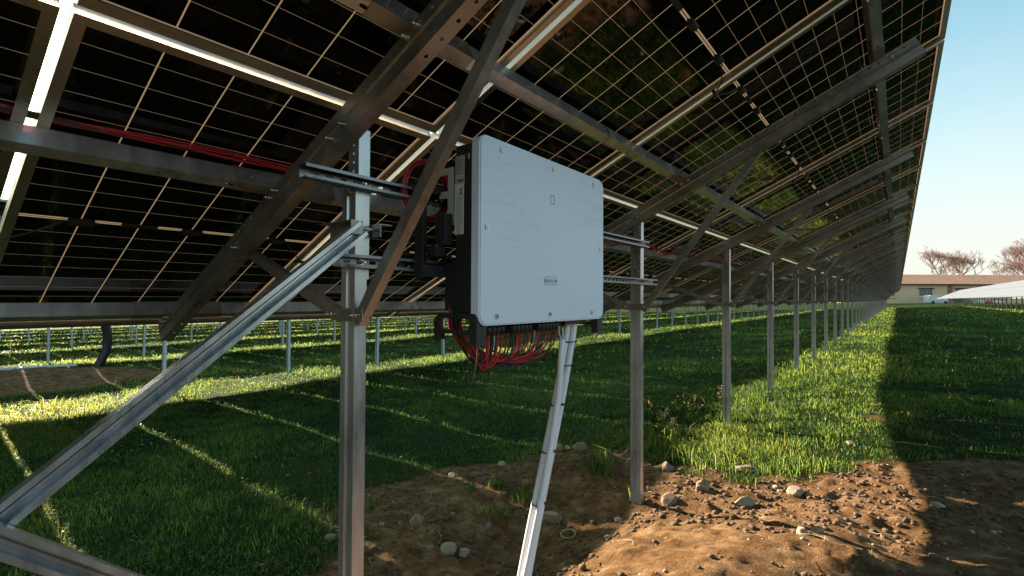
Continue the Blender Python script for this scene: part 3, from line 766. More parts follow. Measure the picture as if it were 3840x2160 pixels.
for y, z in ((1.402, .532), (1.747, .532), (2.093, .532), (1.323, .245), (2.160, .235), (1.381, -.066), (1.724, -.066), (2.075, -.066)):
    bm = bmesh.new(); x = -1.1301
    tube(bm, [(x, y, z), (x+.0012, y, z)], .0125, 20, 0); tube(bm, [(x+.0012, y, z), (x+.005, y, z)], [.0085, .0078], 16, 1); tube(bm, [(x+.0051, y, z), (x+.0053, y, z)], .0038, 6, 2)
    ip('cover_bolt', bm, [PAINTW, BOLT, TIE], cover)
# small square emblem and badge
bm = bmesh.new()
ol = rrect(1.727, 1.757, .385, .425, .009, 5); il = rrect(1.7305, 1.7535, .389, .421, .006, 5)
xo = -1.1296
A = [bm.verts.new((xo, a, b)) for a, b in ol]; B = [bm.verts.new((xo, a, b)) for a, b in il]
A2 = [bm.verts.new((xo-.001, a, b)) for a, b in ol]; B2 = [bm.verts.new((xo-.001, a, b)) for a, b in il]
n = len(A)
for i in range(n):
    if i in (n//8, n//8+n//2): pass
    j = (i+1) % n
    bm.faces.new((A[i], A[j], B[j], B[i])); bm.faces.new((A[i], A2[i], A2[j], A[j])); bm.faces.new((B[j], B2[j], B2[i], B[i]))
ip('emblem', bm, GREYINK, cover)
bm = bmesh.new(); by0, by1, bz0, bz1 = 1.688, 1.772, .054, .086
for lo, hi in (((by0, bz0), (by1, bz0+.002)), ((by0, bz1-.002), (by1, bz1)), ((by0, bz0+.002), (by0+.002, bz1-.002)), ((by1-.002, bz0+.002), (by1, bz1-.002))):
    boxr(bm, (-1.1302, lo[0], lo[1]), (-1.1288, hi[0], hi[1]))
badge = ip('badge', bm, GREYINK, cover)
bm = bmesh.new(); boxr(bm, (-1.1302, by0+.0022, bz0+.0022), (-1.1294, by1-.0022, bz1-.0022)); ip('badge_plate', bm, COVER, cover)
def text(name, s, loc, size, axes, mat, parent, ext=.0004, align='LEFT', sx=1.0):
    cu = bpy.data.curves.new(name, 'FONT'); cu.body = s; cu.size = size; cu.extrude = ext; cu.align_x = align; cu.space_character = 1.05
    o = bpy.data.objects.new(name, cu); COL.objects.link(o)
    dg = bpy.context.evaluated_depsgraph_get(); me = bpy.data.meshes.new_from_object(o.evaluated_get(dg)); me.name = name
    bpy.data.objects.remove(o); me.materials.clear(); me.materials.append(mat)
    ax, ay = V(axes[0]), V(axes[1]); az = ax.cross(ay)
    M_ = Matrix(((ax.x*sx, ay.x, az.x, 0), (ax.y*sx, ay.y, az.y, 0), (ax.z*sx, ay.z, az.z, 0), (0, 0, 0, 1)))
    me.transform(Matrix.Translation(V(loc) + V((1.25, -1.74, -.23))) @ M_)
    return link(bpy.data.objects.new(name, me), parent)
text('lettering', 'SUNGROW', (-1.1290, 1.730, .0625), .0205, ((0, 1, 0), (0, 0, 1)), GREYINK, cover, align='CENTER', sx=.88)
# housing
bm = bmesh.new(); boxr(bm, (-1.262, 1.300, -.060), (-1.1685, 2.185, .545))
bmesh.ops.bevel(bm, geom=[e_ for e_ in bm.edges if e_.calc_length() < .7], offset=.008, segments=3, affect='EDGES'); 
boxr(bm, (-1.318, 1.312, -.048), (-1.2622, 2.172, .125)); boxr(bm, (-1.300, 1.38, .125), (-1.2622, 2.10, .47))
for k in range(40):
    y = 1.40 + k*.0175; boxr(bm, (-1.325, y, .14), (-1.3002, y+.004, .46))
ip('housing', bm, BODY)
# side nameplate: lies on the -Y side face of the housing (y = 1.300)
ys = 1.2992
lab_ = bmesh.new(); boxr(lab_, (-1.2575, ys, .405), (-1.2130, 1.2999, .505)); plate = ip('nameplate', lab_, PAPERD)
lab_ = bmesh.new(); boxr(lab_, (-1.2600, ys, .225), (-1.2155, 1.2999, .4045)); sheet = ip('warning_label', lab_, PAPER)
AX = ((1, 0, 0), (0, 0, 1))
def tl(s, x, z, size, mat, par, sx=1): return text('lettering', s, (x, ys-.0003, z), size, AX, mat, par, .0001, sx=sx)
bm = bmesh.new()
for i in range(13):
    z = .498 - i*.0048; w = (.04, .022, .036, .03, .038, .018)[i % 6]; boxr(bm, (-1.2550, ys-.0004, z), (-1.2550+w, ys-.0001, z+.0016))
for i in range(16): boxr(bm, (-1.2500+i*.0020, ys-.0004, .411), (-1.2500+i*.0020+(.0009 if i % 3 else .0014), ys-.0001, .421))
ip('print', bm, INK, plate)
bm = bmesh.new()
q = [(-1.2545, .375), (-1.2435, .375), (-1.249, .3905)]
prism(bm, q, (0, ys-.0004, 0), (0, ys-.0001, 0), (1, 0, 0), (0, 0, 1)); boxr(bm, (-1.2553, ys-.0004, .3655), (-1.2427, ys-.0001, .3742)); ip('yellow_triangle', bm, LYEL, sheet)
bm = bmesh.new(); prism(bm, [(-1.230+.0062*cos(a*pi/10), .3835+.0072*sin(a*pi/10)) for a in range(20)], (0, ys-.0004, 0), (0, ys-.0001, 0), (1, 0, 0), (0, 0, 1))
boxr(bm, (-1.2363, ys-.0004, .3655), (-1.2237, ys-.0001, .3755)); ip('blue_disc', bm, LBLU, sheet)
tl('!', -1.2314, .3800, .011, WHITEMARK, sheet); tl('!', -1.2503, .3765, .010, INK, sheet)
zz = .357
for s, n_ in (('WARNING', 4), ('WARNING', 7), ('CAUTION', 3), ('CAUTION', 7), ('CAUTION', 5), ('CAUTION', 2), ('CAUTION', 1)):
    tl(s, -1.2540, zz, .0052, INK, sheet)
    bm = bmesh.new()
    for i in range(n_):
        zz -= .0034; boxr(bm, (-1.2540, ys-.0004, zz), (-1.2540 + random.uniform(.026, .034), ys-.0001, zz+.0011))
    ip('print', bm, simple('faint_print', (.2, .2, .19), .5) if 'faint_print' not in bpy.data.materials else bpy.data.materials['faint_print'], sheet); zz -= .0062
text('lettering', '8', (-1.1985, ys+.0003, .489), .026, AX, WHITEMARK, inv, .0003, sx=.8)
# light bracket piece, mounting bars, black back boxes
bm = bmesh.new()
boxr(bm, (-1.292, 1.296, .30), (-1.266, 1.302, .47)); boxr(bm, (-1.335, 1.296, .36), (-1.292, 1.302, .385)); boxr(bm, (-1.335, 1.296, .445), (-1.292, 1.302, .47))
ip('side_bracket', bm, LIGHTPL)
bm = bmesh.new()
for y in (1.205, 2.20):
    boxr(bm, (-1.366, y, .07), (-1.362, y+.055, .42)); boxr(bm, (-1.362, y, .07), (-1.322, y+.004, .42))
boxr(bm, (-1.3615, 1.21, .075), (-1.325, 2.25, .115)); boxr(bm, (-1.3615, 1.21, .375), (-1.325, 2.25, .405)); boxr(bm, (-1.318, 1.26, .19), (-1.272, 1.2995, .30))
boxr(bm, (-1.345, 1.245, .15), (-1.3, 1.29, .185))
for y in (1.232, 2.227):
    for z in (.10, .39): bolt(bm, (-1.3619, y-.02, z), (0, -1, 0), .008, .01)
ip('mounting_bracket', bm, BRACKET)
# lower carrying brackets, each a plate with a real hand hole
def carry(y0, y1, sgn):
    bm = bmesh.new(); o = rrect(-1.335, -1.140, -.160, -.056, .008, 4)
    outer = [(-1.345, -.078), (-1.318, -.056), (-1.150, -.056), (-1.138, -.070), (-1.138, -.165), (-1.168, -.165), (-1.172, -.138), (-1.185, -.128), (-1.306, -.128), (-1.316, -.135), (-1.318, -.152), (-1.345, -.152)]
    hole = [(-1.318, -.083), (-1.310, -.074), (-1.245, -.074), (-1.178, -.074), (-1.170, -.084), (-1.170, -.100), (-1.178, -.112), (-1.205, -.115), (-1.245, -.115), (-1.290, -.115), (-1.310, -.114), (-1.318, -.104)]
    mapo = [outer[i] for i in (0, 1, 1, 2, 3, 4, 5, 6, 7, 8, 9, 11)]
    # strips from outer ring to inner ring
    ring_o = [(-1.345, -.078), (-1.318, -.056), (-1.245, -.056), (-1.150, -.056), (-1.138, -.070), (-1.138, -.100), (-1.172, -.128), (-1.205, -.128), (-1.245, -.128), (-1.290, -.128), (-1.318, -.128), (-1.345, -.104)]
    for yy_, rev in ((y0, 0), (y1, 1)):
        O = [bm.verts.new((a, yy_, b)) for a, b in ring_o]; I = [bm.verts.new((a, yy_, b)) for a, b in hole]
        for i in range(12):
            q = [O[i], O[(i+1) % 12], I[(i+1) % 12], I[i]]
            if rev: q.reverse()
            bm.faces.new(q)
        if yy_ == y0: O0, I0 = O, I
        else: O1, I1 = O, I
    for i in range(12):
        j = (i+1) % 12; bm.faces.new((O0[i], O1[i], O1[j], O0[j])); bm.faces.new((I0[j], I1[j], I1[i], I0[i]))
    prism(bm, [(-1.138, -.100), (-1.138, -.165), (-1.168, -.165), (-1.172, -.128)], (0, y0, 0), (0, y0+.052*sgn if sgn > 0 else y1, 0), (1, 0, 0), (0, 0, 1))
    prism(bm, [(-1.345, -.104), (-1.318, -.128), (-1.318, -.152), (-1.345, -.152)], (0, y0, 0), (0, y0+.03, 0), (1, 0, 0), (0, 0, 1))
    bmesh.ops.recalc_face_normals(bm, faces=bm.faces)
    return bm
ip('carrying_bracket', carry(1.283, 1.303, 1), BRACKET); ip('carrying_bracket', carry(2.150, 2.172, 1), BRACKET)
bm = bmesh.new(); bolt(bm, (-1.235, 1.283, -.064), (0, -1, 0), .009, .006); ip('bolt', bm, PLASTIC)
# side handle on the far side: thin bent bar
bm = bmesh.new(); tube(bm, spline([(-1.160, 2.195, .475), (-1.158, 2.205, .477), (-1.156, 2.212, .465), (-1.156, 2.213, .25), (-1.156, 2.212, .02), (-1.158, 2.205, .008), (-1.160, 2.195, .010)], 5), .0045, 8)
ip('side_handle', bm, ALU, smooth=True)
# glands
gl = []
for y0_, n_ in ((1.41, 4), (1.56, 5), (1.735, 6)):
    for i in range(n_): gl.append((y0_ + i*.0265, -1.192)); gl.append((y0_ + i*.0265 + .012, -1.232))
for y_, x_ in gl:
    bm = bmesh.new(); tube(bm, [(x_, y_, -.060), (x_, y_, -.105)], .0095, 8); tube(bm, [(x_, y_, -.105), (x_, y_, -.110), (x_, y_, -.132), (x_, y_, -.140)], [.0105, .0125, .0125, .008], 8)
    ip('cable_gland', bm, PLASTIC)
for y_ in (1.905, 1.935):
    bm = bmesh.new(); tube(bm, [(-1.2, y_, -.060), (-1.2, y_, -.125)], [.012, .010], 8); ip('cable_gland', bm, PLASTIC)
bm = bmesh.new(); boxr(bm, (-1.28, 1.92, -.118), (-1.175, 2.10, -.0602)); ip('terminal_box', bm, PLASTIC)
tag(inv, 'flat white inverter cabinet with black housing hung between two posts, eight bolts on its cover', 'inverter')

# hanging direct-current cables below the inverter
har = empty('cable_harness', (-1.22, 1.5, -.2)); r_ = random.Random(5)
for i, (y_, x_) in enumerate(gl):
    n_ = i//2; red = (i % 2 == 0) != (n_ % 3 == 1)
    ex, ey = -1.285 + r_.uniform(-.022, .03), 1.330 + r_.uniform(-.014, .018)
    h1 = .095 + .05*r_.random() + (.02 if not red else 0) + .02*(y_ < 1.53); h2 = .12 + .05*r_.random() + (.02 if not red else 0)
    jx = x_ + r_.uniform(-.01, .012)
    a_ = V((x_, y_, -.165)); b_ = V((jx, y_-.015-.05*(y_-1.41), -.165-h1)); c_ = V((ex+.03, ey+.03+.09*r_.random()+.10*(y_-1.41), -.13-h2)); d_ = V((ex, ey, -.11))
    pts = [(x_, y_, -.130), (x_, y_, -.15)]
    for k_ in range(13):
        t = k_/12; q = a_*(1-t)**3 + b_*3*t*(1-t)**2 + c_*3*t*t*(1-t) + d_*t**3
        pts.append(q + V((r_.uniform(-.0012, .0012), r_.uniform(-.0012, .0012), 0)))
    pts += [(ex, ey-.003, -.06), (ex, ey, .0)]
    bm = bmesh.new(); tube(bm, spline(pts, 3), .0037 if red else .0034, 7); bm.transform(Matrix.Translation((1.22, -1.5, .2)))
    obj('red_cable' if red else 'black_cable', bm, RED if red else BLACKC, har)
tag(har, 'red and black cables drooping in a loop from the glands under the white inverter', 'cables')
bm = bmesh.new(); tube(bm, spline([(-1.145, 1.30, -.165), (-1.15, 1.302, -.2), (-1.16, 1.305, -.25), (-1.165, 1.30, -.285)], 5), .0022, 6)
tag(obj('loose_wire', bm, simple('olive_wire', (.05, .04, .02), .5)), 'thin dark loose wire hanging below the left carrying bracket', 'wire')

# cables lying along the second purlin, left and right of the inverter
def bundle(ys_, label, s0=-.462, n_=9, amp=.012, seed=1, parts=('red_cable', 'black_cable'), sag=None):
    e = empty('cable_bundle', PP(ys_[0], s0, 0)); rr = random.Random(seed)
    for i in range(n_):
        a = rr.uniform(0, 6.28); r0 = rr.uniform(.2, 1)*.016; pts = []
        for k, y in enumerate(ys_):
            w = (sag[k] if sag else 0)
            ss = s0 + .018 + r0*cos(a+k*.5) + amp*rr.uniform(-1, 1)*.5; off = -.012 + r0*.5*sin(a+k*.5) + amp*rr.uniform(-1, 1)*.3 + w
            pts.append(PP(y, ss, off) - e.location)
        bm = bmesh.new(); tube(bm, spline(pts, 5), .0032, 6); red = i % 3 != 1
        obj(parts[0] if red else parts[1], bm, RED if red else BLACKC, e)
    bm = bmesh.new()
    tag(e, label, 'cable bundle', 'cable bundles on the second lowest purlin'); return e
bundle(list(np.arange(-2.2, 1.26, .23)), 'dark red and black cables lying along the purlin left of the inverter', seed=3, s0=-.43)
ys_ = list(np.arange(2.35, 7.4, .21)); bundle(ys_, 'dark red and black cables sagging over the purlin right of the second post', s0=-.43, n_=8, amp=.02, seed=8, sag=[.05*max(0, sin(k*1.15)) for k in range(len(ys_))])
ys_ = list(np.arange(7.6, 16.0, .3)); bundle(ys_, 'distant red cables sagging over the same purlin further along the row', s0=-.43, n_=6, amp=.02, seed=9, sag=[.05*max(0, sin(k*1.3)) for k in range(len(ys_))])
# coil of spare red cable left of the housing
e = empty('cable_coil', (-1.36, 1.30, .40)); rr = random.Random(4)
for i in range(6):
    R = .098 + .007*(i % 3) + rr.uniform(-.003, .003); xo = -.03 + .010*(i//3) + rr.uniform(-.003, .003)
    pts = [(xo + .004*sin(3*t), -.02 + R*1.05*cos(t), -.005 + R*sin(t)) for t in np.arange(0, 2*pi+.2, .26)]
    bm = bmesh.new(); tube(bm, pts, .0042, 8); obj('red_cable' if i != 4 else 'black_cable', bm, RED if i != 4 else BLACKC, e)
bm = bmesh.new(); tube(bm, [(-.026+.022*cos(t), -.02, .100+.018*sin(t)) for t in np.arange(0, 6.5, .4)], .002, 5); obj('tie', bm, TIE, e)
tag(e, 'coil of red cable tied in a loop between the nearest post and the inverter housing', 'cable coil')

# ------------------------------------------------------------------ conduits and ties
def conduit(name, pts, r, label, ridged=False, n=16):
    o0 = V(pts[0]); pp = spline([V(p)-o0 for p in pts], 12); bm = bmesh.new()
    if ridged:
        L = [0]
        for a, b in zip(pp, pp[1:]): L.append(L[-1] + (b-a).length)
        q = []; rad = []; st = .0032; d = 0; i = 0; k = 0
        while d < L[-1]:
            while L[i+1] < d: i += 1
            t = (d-L[i])/(L[i+1]-L[i]); q.append(pp[i].lerp(pp[i+1], t)); rad.append(r*(1.0 if k % 2 else .90)); k += 1; d += st
        tube(bm, q, rad, n)
    else: tube(bm, pp, r, n)
    o = obj(name, bm, PVC, smooth=False, loc=o0); tag(o, label, 'conduit', 'grey conduits from the inverter into the ground'); return o
cA = [(-1.195, 2.030, -.12), (-1.195, 2.010, -.20), (-1.197, 1.930, -.45), (-1.200, 1.800, -.80), (-1.202, 1.690, -1.10), (-1.205, 1.560, -1.50), (-1.21, 1.50, -1.8)]
conduit('smooth_conduit', cA, .0145, 'smooth light grey conduit, the rightmost of three leaning down from the inverter')
conduit('smooth_conduit', [(p[0]-.020, p[1]-.025, p[2]) for p in cA], .0145, 'smooth light grey conduit, the middle one of three below the inverter')
cC = [(-1.182, 1.905, -.185), (-1.178, 1.890, -.25), (-1.178, 1.878, -.38), (-1.182, 1.850, -.52), (-1.183, 1.775, -.76), (-1.187, 1.680, -1.02), (-1.188, 1.630, -1.15), (-1.19, 1.515, -1.50), (-1.2, 1.46, -1.8)]
conduit('corrugated_conduit', cC, .0145, 'ribbed corrugated pale conduit, the leftmost of three below the inverter', True, 14)
for i, (z, hw) in enumerate(((-.135, 2), (-.305, 2), (-.47, 3), (-.66, 3), (-.86, 3))):
    t = (z+.20)/(-1.30); c = V(cA[1]).lerp(V(cA[5]), max(0, (z+.20)/(-1.30)))
    e_ = bmesh.new(); w = .034 if i > 1 else .028; cc = c + V((-.004 if i > 1 else -.009, -.026 if i > 1 else -.011, 0))
    pts = [(cc.x + .021*sin(a), cc.y + w*cos(a), cc.z) for a in np.arange(0, 6.5, .3)]
    pts = [(p_[0], p_[1], p_[2]) for p_ in pts]; tube(e_, pts, .0028, 6); box(e_, (cc.x+.022, cc.y+.016, cc.z), (.009, .010, .009))
    lab = ['just under the inverter', 'round the two smooth conduits only', 'where the ribbed conduit joins the smooth ones', 'halfway down the conduits', 'lowest on the conduits'][i]
    tag(obj('cable_tie', e_, TIE), f'black cable tie round the conduits, {lab}', 'cable tie', 'cable ties round the conduits')
e = empty('wire_pair', (-1.2, 1.92, -.15)); 
for k, (m, y_) in enumerate(((WIRE, 1.905), (PVC, 1.935))):
    bm = bmesh.new(); tube(bm, spline([(0, y_-1.92, .02), (.003, y_-1.92-.002, -.01), (.018, -.015+k*.006, -.045), (.02, -.017+k*.004, -.10)], 5), .0032, 6); obj('wire', bm, m, e)
tag(e, 'two pale wires running from small glands into the ribbed conduit', 'wires')
bm = bmesh.new(); tube(bm, spline([(-1.235, 2.0, -.11), (-1.232, 1.985, -.2), (-1.232, 1.962, -.3), (-1.232, 1.935, -.4)], 5), .005, 6)
tag(obj('yellow_cable', bm, YEL), 'thin yellow earth cable beside the smooth conduits', 'cable')

# ------------------------------------------------------------------ the other rows
def row_table_bm(n, u0=0):
    bm = bmesh.new(); a, b = GAP/2, PITCH-GAP/2; c, d = GAP/2, HS-GAP/2
    for t in (-1, 0):
        for u in range(u0, u0+n):
            lo, hi = V((u*PITCH+a, t*HS+c, -.033)), V((u*PITCH+b, t*HS+d, 0))
            fs = boxr(bm, lo, hi); 
            for f in fs:
                f.normal_update()
                f.material_index = 0 if abs(f.normal.z) > .5 else 1
    for s0 in (-1.6, -.45, .41, 1.57): boxr(bm, (u0*PITCH, s0-.045, .001), ((u0+n)*PITCH, s0, .066), mi=2)
    return bm
tm = None
ROWS = [(-1, -.33, -12, 98, 'first row of panels behind the near row', .46), (-2, -.69, -12, 98, 'second row of panels behind the near row', .45), (-3, -1.02, -12, 98, 'third row of panels behind the near row', .45), (-4, -1.37, -12, 98, 'fourth row of panels behind the near row', .45),
        (-5, -1.62, -12, 98, 'fifth row of panels behind the near row', .45), (-6, -1.85, -12, 98, 'sixth row of panels behind the near row', .45), (-7, -2.1, -12, 98, 'seventh row of panels behind the near row', .45), (-8, -2.35, -12, 98, 'eighth row of panels behind the near row', .45),
        (1, .36, 26, 82, 'pale glaring panel row across the dark grass on the right', .47), (2, .40, 40, 60, 'farther panel row behind the glaring one on the right', .47)]
pme = None
def post_bm():
    bm = bmesh.new(); prism(bm, cpoly(.05, .08, .003, .014), (0, .04, -1.5), (0, .04, 1.78), (0, -1, 0), (1, 0, 0)); return bm
for k, dz, u0, n_, lab, _ in ROWS:
    dx = k*ROW_DX
    M_ = Matrix.Translation((dx, 0, dz)) @ MP
    o = obj('panel_table', row_table_bm(n_, u0), [CELL_GLARE if k > 0 else CELL, ALU, STEEL]); o.matrix_world = M_
    tag(o, lab, 'panel row')
    if pme is None:
        pp_ = obj('row_post', post_bm(), simple('pale_galvanised', (.62, .66, .70), .5, .35, .06, 20)); pme = pp_
        pdark = pp_.data.copy(); pdark.materials.clear(); pdark.materials.append(STEEL_OLD)
    yy = 1.02 + BAY*math.ceil((u0*PITCH + .5)/BAY)
    lim = 1.02 + (u0+n_)*PITCH
    names = {-1: 'in the first row behind', -2: 'in the second row behind', -3: 'in the third row behind', -4: 'in the fourth row behind', -5: 'in the fifth row behind', -6: '', -7: '', -8: '', 1: 'under the glaring row on the right', 2: 'under the farther row on the right'}[k]
    posn = 0
    while yy < lim and k > -6:
        x_ = -1.49 + dx; gz = float(ground_z(x_, yy))
        if yy > 0 and not (k < -2 and yy > 60):
            if posn == 0: q = pme if k == -1 else None
            q = (pme if (k == -1 and posn == 0) else pme.copy())
            if q is not pme: COL.objects.link(q)
            if k > 0:
                q.data = pdark
            q.location = (x_, yy, gz if k < 0 else gz); q.scale = (1, 1, 1)
            q.location.z = .60 + dz - 1.78
            q.rotation_euler = (random.uniform(-.008, .008), random.uniform(-.006, .006), random.uniform(-.05, .05))
            if k == -1 and posn < 8: lb = f'pale post {names}, {ORD[posn]} from the left edge'
            else: lb = f'pale steel post {names}, one of a long even line'
            tag(q, lb, 'post', 'posts of the other rows'); posn += 1
        yy += BAY

# mound by the first row behind: plank and bent black pipe
bm = bmesh.new(); zz_ = float(ground_z(-12.6, 2.35)); 
a_, b_ = V((-14.5, 1.0, float(ground_z(-14.5, 1.0))+.05)), V((-14.6, 3.0, float(ground_z(-14.6, 3.0))+.05)); d_ = (b_-a_).normalized()
prism(bm, [(-.1, 0), (.1, 0), (.1, .03), (-.1, .03)], a_, b_, V((1, 0, 0)), V((0, 0, 1)))
tag(obj('plank', bm, simple('weathered_plank', (.55, .52, .48), .7, var=.08)), 'pale plank lying on the heap of dug earth at the left edge', 'plank')
bm = bmesh.new(); g0 = float(ground_z(-15.9, 4.1))
tube(bm, spline([(-15.9, 3.6, g0-.1), (-15.9, 3.72, g0+.12), (-15.9, 3.86, g0+.5), (-15.9, 3.86, g0+.95), (-15.9, 3.7, g0+1.5)], 6), .10, 12)
tag(obj('black_pipe', bm, PLASTIC), 'thick bent black pipe rising from the heap of dug earth on the left', 'pipe')

# ------------------------------------------------------------------ farm building and surroundings far to the right
RV = V((.793, .609, 0)).normalized(); FV = V((-.609, .793, 0)).normalized()
base = FV*128 + RV*100; base.z = 0
BM = Matrix(((RV.x, FV.x, 0, base.x), (RV.y, FV.y, 0, base.y), (0, 0, 1, -.86), (0, 0, 0, 1)))
bld = empty('farm_building', mat=BM)
WALL = simple('ochre_render', (.80, .56, .33), .9, var=.06, scale=1.2)
def tile_mat():
    m = simple('clay_roof_tile', (.80, .35, .20), .85, var=.10, scale=2.5); nt = m.node_tree; L = nt.links.new
    b = [n for n in nt.nodes if n.type == 'BSDF_PRINCIPLED'][0]; tc = N(nt, 'ShaderNodeTexCoord'); w = N(nt, 'ShaderNodeTexWave', i_Scale=1.6, wave_type='BANDS', bands_direction='X'); L(tc.outputs['Object'], w.inputs[0])
    bp = N(nt, 'ShaderNodeBump', i_Strength=.7, i_Distance=.06); L(w.outputs[0], bp.inputs['Height']); L(bp.outputs[0], b.inputs['Normal']); return m
TILE = tile_mat(); DARK = simple('dark_opening', (.02, .02, .022), .6); PANE = simple('window_pane', (.08, .10, .12), .08, spec=.6); WOODD = simple('dark_wood', (.05, .035, .025), .7)
X0, X1 = -16, 52
bm = bmesh.new(); wins = [(-3.2, 3.9), (.6+1.0, 2.6), ]
# front wall built round real openings
opens = [(3.6, 7.0, 1.9, 3.7), (12.8, 16.2, 1.9, 3.7), (22.0, 25.4, 1.9, 3.7), (31.2, 34.6, 1.9, 3.7), (-6.0, -2.6, 1.9, 3.7)]
opens.sort(); cx_ = X0
for a, b, z0, z1 in opens:
    boxr(bm, (cx_, 0, 0), (a, .35, 4.9)); boxr(bm, (a, 0, 0), (b, .35, z0)); boxr(bm, (a, 0, z1), (b, .35, 4.9)); cx_ = b
boxr(bm, (cx_, 0, 0), (X1, .35, 4.9)); boxr(bm, (X0, 8.65, 0), (X1, 9, 4.9)); boxr(bm, (X0, .35, 0), (X0+.35, 8.65, 4.9)); boxr(bm, (X1-.35, .35, 0), (X1, 8.65, 4.9))
obj('wall', bm, WALL, bld)
bm = bmesh.new(); prism(bm, [(-.9, 4.72), (4.5, 7.30), (9.9, 4.72), (9.9, 4.92), (4.5, 7.52), (-.9, 4.92)], (X0-.6, 0, 0), (X1+.6, 0, 0), (0, 1, 0), (0, 0, 1)); obj('roof', bm, TILE, bld)
bm = bmesh.new(); boxr(bm, (X0-.6, -.98, 4.66), (X1+.6, -.9, 4.90)); obj('gutter', bm, WOODD, bld)
for a, b, z0, z1 in opens:
    bm = bmesh.new(); boxr(bm, (a, .20, z0), (b, .24, z1)); w_ = obj('window', bm, PANE, bld)
    bm = bmesh.new(); boxr(bm, (a-.3, -.25, z1), (b+.3, -.003, z1+.22)); boxr(bm, (a-.3, -.08, z0-.85), (b+.3, -.003, z0-.75)); obj('lintel', bm, WOODD, w_)
    bm = bmesh.new(); 
    for t in (.0, .33, .66, 1.0): xx = a + (b-a-.08)*t; boxr(bm, (xx, .16, z0), (xx+.08, .199, z1))
    obj('window_frame', bm, LIGHTPL, w_)
bm = bmesh.new(); boxr(bm, (17.6, -.03, 2.55), (21.4, .0-.002, 2.85)); obj('canopy', bm, WOODD, bld)
bm = bmesh.new(); boxr(bm, (10.9, -.28, 0), (11.9, -.003, 4.6)); obj('pilaster', bm, simple('brick_pier', (.30, .19, .13), .9), bld)
tag(bld, 'long low ochre farm building with a red tiled roof in the distance', 'building')
# outbuilding items in front
def local(x, y, z=0): return BM @ V((x, y, z))
van = empty('white_van', mat=BM @ Matrix.Translation((0.4, -7, 0)))
bm = bmesh.new(); prism(bm, [(0, .35), (4.8, .35), (4.8, 1.0), (4.1, 1.15), (3.4, 1.95), (.15, 2.0), (0, 1.7)], (0, 0, 0), (0, 1.9, 0), (1, 0, 0), (0, 0, 1))
bmesh.ops.bevel(bm, geom=bm.edges[:], offset=.07, segments=2, affect='EDGES'); obj('body', bm, PAINTW, van)
bm = bmesh.new(); prism(bm, [(2.5, 1.2), (3.75, 1.2), (3.3, 1.8), (2.5, 1.82)], (0, -.02, 0), (0, .01, 0), (1, 0, 0), (0, 0, 1)); obj('side_window', bm, PANE, van)
for xw in (.9, 3.9):
    bm = bmesh.new(); tube(bm, [(xw, -.02, .34), (xw, .2, .34)], .34, 16); obj('wheel', bm, PLASTIC, van)
tag(van, 'white van parked before the ochre farm building at the end of the row', 'van')
bm = bmesh.new(); box(bm, (0, 0, .55), (1.1, 1.0, 1.1)); bmesh.ops.bevel(bm, geom=bm.edges[:], offset=.08, segments=2, affect='EDGES'); o = obj('crate', bm, simple('orange_crate', (.55, .25, .12), .7)); o.matrix_world = BM @ Matrix.Translation((6.1, -6, 0)); tag(o, 'orange-brown crate between the van and the green container', 'crate')
bm = bmesh.new(); box(bm, (0, 0, .65), (2.0, 1.2, 1.15)); boxr(bm, (-1.05, -.65, 1.23), (1.05, .65, 1.32))
for sx in (-.8, .8): tube(bm, [(sx, -.5, .1), (sx, -.35, .1)], .1, 10)
o = obj('container', bm, simple('dark_green_plastic', (.03, .10, .08), .6)); o.matrix_world = BM @ Matrix.Translation((8.0, -6, 0)); tag(o, 'dark green waste container standing before the ochre building', 'container')
o = stone(*(local(11.2, -5).xy), 1.1, None, .8, simple('grey_tarp', (.22, .19, .17), .8), name='tarp_heap', seed=77); tag(o, 'grey-brown covered heap beside the green container', 'heap')
for i, (xx, hh_, c_) in enumerate(((13.6, .55, (.75, .74, .7)), (15.6, .45, (.45, .08, .06)), (17.8, .5, (.7, .7, .7)))):
    bm = bmesh.new(); bmesh.ops.create_icosphere(bm, subdivisions=3, radius=1)
    for v in bm.verts: v.co = V((v.co.x*.9, v.co.y*.6, max(v.co.z, -.6)*hh_*(1+.15*noise.noise(v.co*3))))
    o = obj('sack', bm, simple(f'sack_cloth', c_, .8), smooth=True); o.matrix_world = BM @ Matrix.Translation((xx, -6, hh_*.6)); tag(o, ['white sack nearest the covered heap', 'red sack between two white ones', 'white sack right of the red one'][i] + ' before the ochre building', 'sack', 'sacks before the ochre building')

# bare winter trees behind the building
BARK = simple('grey_brown_bark', (.17, .11, .085), .9); TWIG = simple('reddish_twigs', (.17, .10, .08), .85)
def tree(x, y, h, spread, label, seed, zb=-.9, depth=6):
    e = empty('bare_tree', mat=BM @ Matrix.Translation((x, y, 0))); rr = random.Random(seed)
    tb, cb = bmesh.new(), bmesh.new()
    def grow(p, d, l, r, k):
        q = p + d*l; m = (p+q)/2 + V((rr.uniform(-1, 1), rr.uniform(-1, 1), rr.uniform(-.5, .5)))*l*.08
        tube(tb if k < 2 else cb, [p, m, q], [r, r*.85, r*.7], 6 if k < 3 else 3, cap=False)
        if k >= depth: return
        for i in range(3 if k < 3 else rr.choice((2, 3, 3))):
            ax = V((rr.uniform(-1, 1), rr.uniform(-1, 1), rr.uniform(-.15, .6))).normalized()
            nd = (d*.75 + ax*spread).normalized(); nd.z += .20; nd.normalize()
            grow(q if i else m.lerp(q, .6), nd, l*rr.uniform(.62, .85), max(r*.62, .03), k+1)
    grow(V((0, 0, 0)), V((0, 0, 1)), h*.27, h*.022, 0)
    obj('trunk', tb, BARK, e); obj('crown', cb, TWIG, e); tag(e, label, 'tree', 'bare trees behind the farm building')
